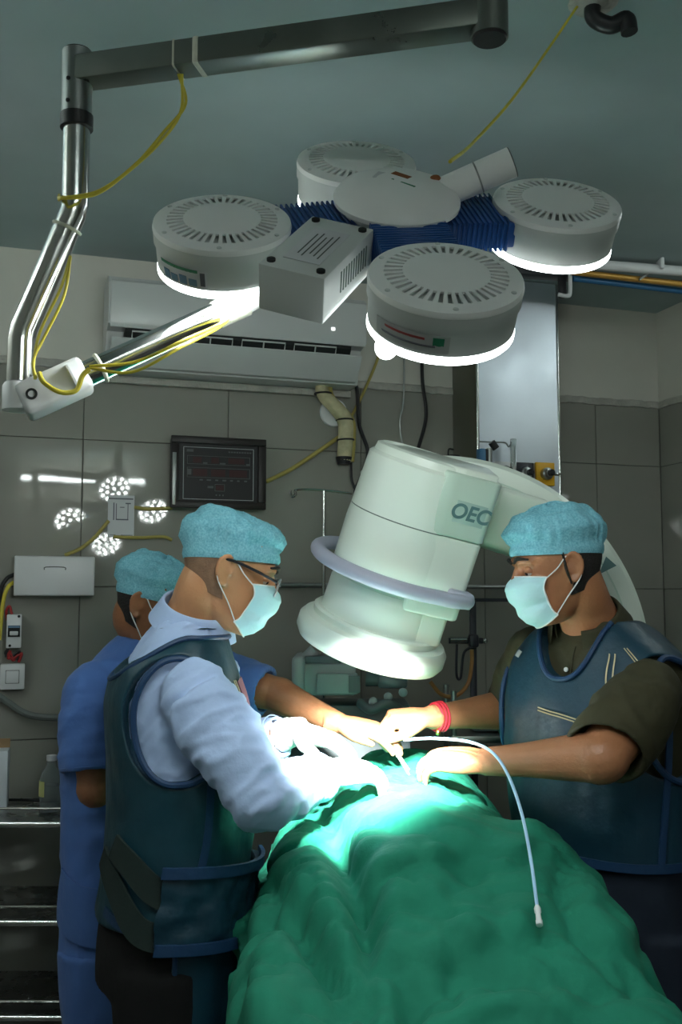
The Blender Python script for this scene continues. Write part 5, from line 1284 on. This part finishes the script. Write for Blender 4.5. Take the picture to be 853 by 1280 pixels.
legs(mb, TA_, 0.09, r=(0.085, 0.08, 0.06, 0.05, 0.04), fz=0.05)
link('body', remesh(mb, 0.0042, 3), skinA_m, A, sharp=180)
# gloves
for W_, hd_, nn, th_, cu, p_ in ((WR_, hdR, (0.1, 0.35, -1), (0, 0.8, 0.4), (18, 26, 20), pR), (WL_, hdL, (0.0, -0.1, -1), (0.1, -0.9, 0.1), (16, 24, 18), pL_)):
    mb = MB(); hand(mb, W_, hd_, nn, th_, cu, fat=0.0028)
    back = (p_[-4] - W_).normalized()
    mb.tube([W_ + hd_.normalized() * 0.012, W_, W_ + back * 0.045], [0.031, 0.031, 0.036], n=18, smooth=4)
    me = remesh(mb, 0.0035, 3); wrinkle(me, 0.0012, 90, 2.0)
    link('glove', me, glove_m, A, sharp=180)
# shirt
mb = MB(); TA_.loft(mb, -0.014)
sleeve(mb, pR, 0.94, (0.070, 0.074, 0.070, 0.064, 0.060, 0.056, 0.052, 0.046), wr=0.10, seed=2.0)
sleeve(mb, pL_, 0.90, (0.070, 0.072, 0.068, 0.062, 0.058, 0.054, 0.050, 0.047), wr=0.10, seed=5.0)
mb.ell(SR_, 0.070, 0.045, 0.075); mb.ell(SL_, 0.07, 0.045, 0.075)
me = remesh(mb, 0.0055, 2); creases(me, ER_ - SR_, 0.0075, 3.0); creases(me, ER_ - SR_, 0.004, 8.0, 2.1)
shA = link('shirt', me, shirtA_m, A, sharp=180)
for pth, tt_, rr in ((pR, 0.915, 0.049), (pL_, 0.87, 0.051)):
    s_ = arc_sample(pth, 100); k = int(tt_ * 100); MB().torus(s_[k], s_[k] - s_[k - 3], rr, 0.0016, 28, 6).build('cuff_seam', shirtA_m, shA)
collar(A, P(240, 779, 2.08), (HA.pt(-0.03, 0, -0.05) - nbA) + Vector((0.0, 0, 0.02)), shirtA_m, 0.072, 0.043, 1.0, up=fA, gap=0.30)
# lead vest
def hole(T, thc, zc, dth, dz, depth):
    """push the vest in under an armhole so that the shirt shows"""
    f_, l_ = np.array(T.f), np.array(T.l)
    def fn(co, no):
        cx = np.interp(co[:, 2], T.z, T.t[:, 0]); cy = np.interp(co[:, 2], T.z, T.t[:, 1])
        rel = co - np.stack([cx, cy, co[:, 2]], 1); th = np.arctan2(rel @ l_, rel @ f_)
        d = (th - thc + PI) % (2 * PI) - PI
        m = 1 - sstep(0.92, 1.06, np.sqrt((d / dth) ** 2 + ((co[:, 2] - zc) / dz) ** 2))
        out = f_[None, :] * math.cos(thc) + l_[None, :] * math.sin(thc)
        return -depth * m[:, None] * out
    return fn
def vest(T, off, z0, name, m, parent, seed, cuts):
    mb = MB(); T.loft(mb, off, z0=z0, m=60)
    me = remesh(mb, 0.0055, 4)
    wrinkle(me, 0.0045, 11, seed, (1, 1, 0.6))
    for c_ in cuts: displace(me, c_)
    return link(name, me, m, parent, sharp=180)
def hole_piping(T, thc, zc, dth, dz, off, m, parent, r=0.0065):
    pts = [T.at(thc + dth * math.cos(a), min(zc + dz * math.sin(a), T.z1), off) for a in [2 * PI * k / 40 for k in range(41)]]
    return MB().tube(pts, r, n=8, smooth=2).build('armhole_piping', m, parent)
zA = TA_.z0 + 0.13
AHR = (math.radians(-93), P(240, 893, 1.88).z - 0.014, math.radians(30), 0.116)
AHL = (math.radians(90), P(240, 893, 1.88).z, math.radians(30), 0.122)
def neckA(co, no):
    rel = co - np.stack([np.interp(co[:, 2], TA_.z, TA_.t[:, 0]), np.interp(co[:, 2], TA_.z, TA_.t[:, 1]), co[:, 2]], 1)
    a = rel @ np.array(TA_.f); b = rel @ np.array(TA_.l); cb = np.clip(-a / (np.hypot(a, b) + 1e-6), 0, 1)
    m = sstep(-0.004, 0.008, co[:, 2] - (1.476 - 0.085 * cb ** 1.3))
    return -0.034 * m[:, None] * (no * np.array((1, 1, 0.6)))
vA = vest(TA_, 0.014, zA, 'lead_vest', vinyl_m, A, 4.0, [hole(TA_, *AHR, 0.05), hole(TA_, *AHL, 0.05), neckA])
MB().tube([TA_.at(a, min(1.476 - 0.085 * max(0.0, -math.cos(a)) ** 1.3, TA_.z1 - 0.001), 0.013) for a in [2 * PI * k / 48 for k in range(49)]], 0.0055, n=8, smooth=2).build('neck_binding', pipe_m, vA)
hole_piping(TA_, *AHR, 0.017, pipe_m, vA); hole_piping(TA_, *AHL, 0.017, pipe_m, vA)
r_ = math.radians
# side seam piping of the vest, belt flap, elastic straps, skirt
TA_.strip([(r_(-72), 1.30), (r_(-74), 1.18), (r_(-76), 1.08), (r_(-80), 1.0), (r_(-84), zA + 0.01)], 0.016, 0.016, 0.006, 'side_piping', pipe_m, vA)
TA_.strip([(r_(-150), zA + 0.03), (r_(-110), zA + 0.006), (r_(-60), zA + 0.002), (r_(0), zA + 0.002), (r_(60), zA + 0.004), (r_(130), zA + 0.02)], 0.018, 0.016, 0.006, 'hem_piping', pipe_m, vA, 48)
zf = P(260, 1130, 1.95).z
flap = TA_.strip([(r_(-98), zf + 0.012), (r_(-60), zf + 0.004), (r_(-25), zf - 0.006), (r_(2), zf - 0.012)], 0.135, 0.034, 0.010, 'belt_flap', vinyl2_m, vA, 40)
wrinkle(flap.data, 0.010, 26, 7.0, (1, 1, 1.6))
for dz in (0.068, -0.068):
    TA_.strip([(r_(-98), zf + 0.012 + dz), (r_(-60), zf + 0.004 + dz), (r_(-25), zf - 0.006 + dz), (r_(2), zf - 0.012 + dz)], 0.020, 0.044, 0.008, 'flap_binding', pipe_m, flap, 40)
TA_.strip([(r_(-142), zf + 0.115), (r_(-122), zf + 0.085), (r_(-103), zf + 0.045), (r_(-90), zf + 0.03)], 0.050, 0.026, 0.005, 'elastic_strap', elastic_m, vA)
TA_.strip([(r_(-160), zf + 0.085), (r_(-135), zf + 0.035), (r_(-112), zf - 0.025), (r_(-92), zf - 0.045)], 0.050, 0.024, 0.005, 'elastic_strap', elastic_m, vA)
def skirt(u, v):
    th = r_(-88) + r_(178) * u; z = zA + 0.03 - (zA - 0.40) * v
    q = TA_.at(th, max(z, TA_.z0 + 0.001), 0.010 + 0.012 * v + 0.004 * math.sin(th * 9)); q.z = z; return q + fA * (0.01 * v)
sk = MB().grid(skirt, 60, 30, -0.006).build('lead_skirt', vinyl2_m, A, sharp=60)
MB().tube([skirt(0.0, k / 10) + Vector((0, -0.003, 0)) for k in range(11)], 0.006, n=8, smooth=3).build('skirt_piping', pipe_m, sk)
# shoulder patch and stitching
TA_.strip([(r_(-33), 1.395), (r_(-30), 1.36), (r_(-29), 1.33)], 0.03, 0.022, 0.002, 'shoulder_patch', patch_m, vA)
for dt in (-7, -4.5): TA_.strip([(r_(-38 + dt), 1.395), (r_(-35 + dt), 1.36), (r_(-34 + dt), 1.33)], 0.0025, 0.024, 0.001, 'stitching', thread_m, vA)
# trousers
mb = MB(); TA_.loft(mb, 0.002, z0=TA_.z0, z1=zA + 0.06); ft = legs(mb, TA_, 0.090, r=(0.112, 0.105, 0.085, 0.078, 0.075))
me = remesh(mb, 0.008, 4); wrinkle(me, 0.005, 9, 6.0, (1, 1, 0.5)); link('trousers', me, trouK_m, A, sharp=180)
shoes(A, ft, fA)
HA.cap(A, 0.024, 0.28, (0.114, 0.096, 0.11), -0.012, 3.0, 1.0, 0.128); HA.mask(A); HA.eyes(A, skinA_m)
def nape(Hd, parent, m=hair_m):     # cropped hair below the cap
    MB().grid(lambda u, v: Hd.ring(-0.045 + 0.085 * v - 0.03 * abs(u - .5), PI + (u - 0.5) * 3.0, 0.0022), 30, 10, 0.0015).build('hair', m, parent)
nape(HA, A, mat('greying cropped hair', (0.24, 0.135, 0.08), 0.6, bump=0.3, bscale=300, var=0.15, vscale=60))
gl = thing('spectacles', 'dark rimmed spectacles worn by the person in the pale blue shirt', 'glasses', HA.pt(0.10, 0, 0.0))
for k in (-1, 1):
    MB().tube([HA.pt(-0.012, 0.079 * k, 0.020), HA.pt(0.01, 0.081 * k, 0.022), HA.pt(0.06, 0.079 * k, 0.018), HA.pt(0.104, 0.068 * k, 0.012)], 0.0048, n=8, flat=0.6).build('temple', black_m, gl)
    ring_ = []
    for j in range(25):
        a = 2 * PI * j / 24; cx_, cz_ = math.copysign(abs(math.cos(a)) ** 0.6, math.cos(a)), math.copysign(abs(math.sin(a)) ** 0.6, math.sin(a))
        ring_.append(HA.pt(0.116 - 0.16 * abs(0.036 + cx_ * 0.027) ** 1.0 * 0.6, (0.037 + cx_ * 0.027) * k, 0.002 + cz_ * 0.019))
    MB().tube(ring_, 0.0022, n=8, smooth=2).build('rim', dullsteel_m, gl)
    MB().add([r for r in ring_[:-1]], [tuple(range(24))]).build('lens', glass_m, gl)
MB().tube([HA.pt(0.113, 0.010, 0.006), HA.pt(0.119, 0, 0.010), HA.pt(0.113, -0.010, 0.006)], 0.002, n=8).build('bridge', dullsteel_m, gl)

# ------------------------------------------------------------------ helper in blue scrubs (left, behind)
fB = yawv(-38)
TB_ = Torso(fB, [((166, 1200), .175, .125, .125), ((166, 1120), .178, .122, .12), ((166, 1040), .175, .115, .115), ((169, 950), .185, .12, .12), ((172, 880), .19, .115, .12), ((178, 845), .175, .10, .105), ((186, 815), .13, .08, .085), ((192, 795), .085, .062, .065)], 2.50)
B = thing('person', 'person in blue scrubs standing behind the pale blue shirt, reaching across', 'person', base_of(TB_), 'surgical team')
HB = Head(P(190, 756, 2.46), -12, 24)
nbB = P(192, 800, 2.50)
S1, E1, W1_ = P(118, 872, 2.38), P(120, 985, 2.35), P(205, 990, 2.42)
S2, E2, W2 = P(244, 840, 2.60), P(346, 868, 2.50), P(424, 905, 2.36)
p1, p2 = arm_path(S1, E1, W1_), arm_path(S2, E2, W2)
hd2 = P(492, 917, 2.31) - W2
mb = MB(); HB.add(mb, nbB, 0.058); TB_.loft(mb, -0.03)
limb(mb, p1, ARM); limb(mb, p2, (0.055, 0.05, 0.046, 0.042, 0.045, 0.041, 0.032, 0.027))
hand(mb, W1_, (W1_ - E1), (0.3, 0, -1), (0, 1, 0), (20, 25, 20)); hand(mb, W2, hd2, (-0.1, 0.25, -1), (0.3, -0.8, 0.5), (14, 20, 16), (0.75, 0.55, 0.1), spread=0.10)
legs(mb, TB_, 0.09, r=(0.085, 0.08, 0.06, 0.05, 0.04), fz=0.05)
link('body', remesh(mb, 0.0042, 3), skinB_m, B, sharp=180)
mb = MB(); TB_.loft(mb, 0.006, z0=TB_.z0 + 0.015, m=60)
sleeve(mb, p1, 0.44, (0.078, 0.086, 0.085, 0.082, 0.080), wr=0.05, seed=3.0, hem=0.05)
sleeve(mb, p2, 0.46, (0.074, 0.076, 0.070, 0.064, 0.062), wr=0.07, seed=8.0, hem=0.05)
mb.ell(S1, 0.08, 0.075, 0.085); mb.ell(S2, 0.075, 0.075, 0.08)
me = remesh(mb, 0.0055, 3); wrinkle(me, 0.005, 12, 12.0, (1, 1, 0.7)); creases(me, (0.3, 0.2, -1), 0.005, 4.0, 0.8)
sB = link('scrub_top', me, scrub_m, B, sharp=180)
TB_.strip([(r_(-110), TB_.z0 + 0.19), (r_(-85), TB_.z0 + 0.16), (r_(-55), TB_.z0 + 0.15)], 0.13, 0.012, 0.003, 'pocket', scrub_m, sB)
s_ = arc_sample(p1, 100); MB().torus(s_[42], s_[42] - s_[40], 0.0805, 0.0014, 36, 6).build('sleeve_hem', scrub_m, sB)
mb = MB(); TB_.loft(mb, -0.008, z0=TB_.z0, z1=TB_.z0 + 0.15); ft = legs(mb, TB_, 0.088, r=(0.108, 0.105, 0.092, 0.088, 0.085))
me = remesh(mb, 0.008, 4); wrinkle(me, 0.007, 8, 16.0, (1, 1, 0.4)); link('trousers', me, scrub_m, B, sharp=180)
shoes(B, ft, fB)
HB.cap(B, 0.020, 0.22, (0.118, 0.098, 0.11), -0.014, 2.4, 4.0, 0.128); HB.mask(B); HB.eyes(B, skinB_m); nape(HB, B)

# ------------------------------------------------------------------ person in olive shirt (right)
fC = Vector((-0.77, -0.63, 0)).normalized()
TC_ = Torso(fC, [((765, 1180), .185, .130, .14), ((760, 1110), .190, .138, .142), ((756, 1030), .200, .145, .145), ((752, 940), .215, .145, .165), ((750, 870), .218, .135, .160), ((748, 828), .200, .112, .14), ((744, 798), .150, .088, .10), ((740, 776), .095, .066, .072)], 2.22)
Cc = thing('person', 'person in olive shirt and navy lead vest leaning in from the right', 'person', base_of(TC_), 'surgical team')
HC = Head(P(700, 710, 2.15), 187, 13)
nbC = P(739, 782, 2.22)
S3, E3, W3 = P(812, 866, 2.03), P(752, 946, 1.93), P(604, 952, 2.05)
S4, E4, W4 = P(672, 826, 2.37), P(642, 886, 2.46), P(537, 897, 2.33)
p3, p4 = arm_path(S3, E3, W3), arm_path(S4, E4, W4)
hd3 = P(516, 946, 2.12) - W3; hd4 = P(474, 899, 2.31) - W4
mb = MB(); HC.add(mb, nbC, 0.060); TC_.loft(mb, -0.035)
limb(mb, p3, (0.058, 0.056, 0.052, 0.049, 0.050, 0.045, 0.034, 0.028)); limb(mb, p4, (0.058, 0.056, 0.052, 0.049, 0.050, 0.045, 0.034, 0.028))
hand(mb, W3, hd3, (0.1, 0.4, -1), (0.0, 0.9, 0.4), (16, 28, 25)); hand(mb, W4, hd4, (0, 0.3, -1), (-0.2, -0.8, -0.2), (48, 50, 30), (0.8, 0.35, 0.4))
legs(mb, TC_, 0.095, r=(0.085, 0.08, 0.06, 0.05, 0.04), fz=0.05)
bodyC = link('body', remesh(mb, 0.0042, 3), skinC_m, Cc, sharp=180)
mb = MB(); TC_.loft(mb, -0.010)
sleeve(mb, p3, 0.42, (0.066, 0.078, 0.082, 0.080, 0.077), wr=0.06, seed=4.0, hem=0.05)
sleeve(mb, p4, 0.42, (0.074, 0.080, 0.076, 0.070, 0.068), wr=0.06, seed=7.0, hem=0.05)
mb.ell(S3, 0.065, 0.065, 0.068); mb.ell(S4, 0.08, 0.075, 0.085)
me = remesh(mb, 0.0055, 3); wrinkle(me, 0.003, 14, 21.0); creases(me, E3 - S3, 0.004, 6.0, 0.9)
sC = link('shirt', me, olive_m, Cc, sharp=180)
collar(Cc, P(738, 784, 2.22), (HC.pt(-0.03, 0, -0.05) - nbC) + Vector((0, 0, 0.03)), olive_m, 0.074, 0.042, 1.0, up=fC, gap=0.5)
def scoopC(co, no):
    rel = co - np.array(TC_.ctr(1.40)); a = rel @ np.array(TC_.f); b = rel @ np.array(TC_.l); z = co[:, 2]
    k = np.clip(b / 0.085, -1.6, 1.6)
    lim = 1.385 + 0.10 * np.abs(k) ** 2.6
    m = sstep(-0.004, 0.010, z - lim) * sstep(-0.02, 0.02, a)
    return (-0.040 * m)[:, None] * (np.array(TC_.f)[None, :] * 1.0) + (-0.012 * m)[:, None] * no
zC_ = P(760, 1062, 2.2).z
AHC = (r_(79), P(800, 900, 2.02).z, r_(30), 0.122); AHD = (r_(-90), P(660, 880, 2.4).z, r_(30), 0.115)
vC = vest(TC_, 0.016, zC_, 'lead_vest', vinyl2_m, Cc, 9.0, [scoopC, hole(TC_, *AHC, 0.05), hole(TC_, *AHD, 0.05)])
hole_piping(TC_, *AHC, 0.019, pipe_m, vC, 0.007); hole_piping(TC_, *AHD, 0.019, pipe_m, vC)
TC_.strip([(r_(-170), zC_ + 0.006), (r_(-90), zC_ + 0.006), (r_(0), zC_ + 0.006), (r_(90), zC_ + 0.006), (r_(170), zC_ + 0.006)], 0.018, 0.020, 0.006, 'hem_piping', pipe_m, vC, 60)
TC_.strip([(r_(62), zC_ + 0.01), (r_(64), 1.12), (r_(66), 1.25), (r_(66), 1.33)], 0.014, 0.020, 0.005, 'side_piping', pipe_m, vC)
# neckline binding
nk = []
for k in range(25):
    b = -0.092 + 0.184 * k / 24; lim = 1.383 + 0.10 * abs(b / 0.085) ** 2.6
    cz = min(lim, TC_.z1 - 0.002); hw = float(np.interp(cz, TC_.z, TC_.t[:, 2])) + 0.016; df = float(np.interp(cz, TC_.z, TC_.t[:, 3])) + 0.016
    sx = min(0.98, abs(b) / hw); a = df * (1 - sx ** 2.35) ** (1 / 2.35)
    nk.append(TC_.ctr(cz) + TC_.f * a + TC_.l * b)
MB().tube(nk, 0.006, n=8, smooth=2).build('neck_binding', pipe_m, vC)
for (th, z) in ((0, 1.402),): MB().lathe(TC_.at(th, z, -0.004), fC, [(0.005, 0), (0.005, 0.003), (0.0, 0.003)], 12).build('button', white_m, sC)
MB().tube([TC_.at(r_(k), 1.45 - 0.0007 * 0, -0.006) for k in (3, 3)] + [TC_.at(r_(2), 1.43, -0.006), TC_.at(r_(2), 1.39, -0.006)], 0.0015, n=6, smooth=2).build('placket', olive_m, sC)
# decorative stitching and chest pocket
def stitch(path, off=0.0225):
    TC_.strip(path, 0.0026, off, 0.0012, 'stitching', thread_m, vC, 20)
for d in (0, 4): stitch([(r_(31 + d), 1.440), (r_(27 + d), 1.41), (r_(26 + d), 1.38), (r_(29 + d), 1.352)])
for d in (0, 2.5): stitch([(r_(44 + d), 1.452), (r_(46 + d), 1.435), (r_(49 + d), 1.412)])
for d in (0, 0.006): stitch([(r_(-8), 1.322 - d), (r_(2), 1.313 - d), (r_(12), 1.304 - d)])
TC_.strip([(r_(-44), 1.432), (r_(-36), 1.428)], 0.014, 0.022, 0.001, 'shoulder_tag', mark_m, vC)
mb = MB(); TC_.loft(mb, 0.0, z0=TC_.z0, z1=zC_ + 0.05); ft = legs(mb, TC_, 0.093, r=(0.112, 0.105, 0.085, 0.078, 0.075))
me = remesh(mb, 0.008, 4); wrinkle(me, 0.005, 9, 26.0, (1, 1, 0.5)); link('trousers', me, mat('navy trousers', (0.010, 0.018, 0.035), 0.8, bump=0.3, bscale=24), Cc, sharp=180)
shoes(Cc, ft, fC)
HC.cap(Cc, 0.030, 0.20, (0.119, 0.098, 0.11), -0.007, 2.5, 7.0, 0.144); HC.mask(Cc); HC.eyes(Cc, skinC_m); nape(HC, Cc)
MB().tube([HC.pt(0.012, 0.0735, 0.035), HC.pt(0.012, 0.0725, 0.0), HC.pt(0.006, 0.069, -0.035)], [0.010, 0.012, 0.007], n=8, smooth=4, flat=0.25).build('sideburn', hair_m, Cc)
# bracelet on the far wrist
s_ = arc_sample(p4, 100)
br = thing('bracelet', 'red thread bracelet with a brass bead on the far wrist', 'bracelet', s_[93])
for k, dk in enumerate((92, 94, 96)): MB().torus(s_[dk], s_[dk] - s_[dk - 2], 0.0335 - 0.0012 * k, 0.0032, 30, 8).build('thread', brace_m, br)
MB().ell(s_[94] + Vector((-0.002, -0.015, -0.034)), 0.006, 0.006, 0.007).build('bead', gold_m, br)

# instruments at the site
iq = P(498, 945, 2.10)
fc = thing('forceps', 'small dark steel forceps held among the gloved fingers', 'forceps', iq)
for k in (-1, 1): MB().tube([P(488, 931, 2.11), P(498, 944 + k, 2.09), P(512, 966 + 3 * k, 2.07)], [0.002, 0.003, 0.002], n=8).build('jaw', dullsteel_m, fc)
MB().ell(P(498, 944, 2.09), 0.005, 0.004, 0.005).build('pivot', dullsteel_m, fc)
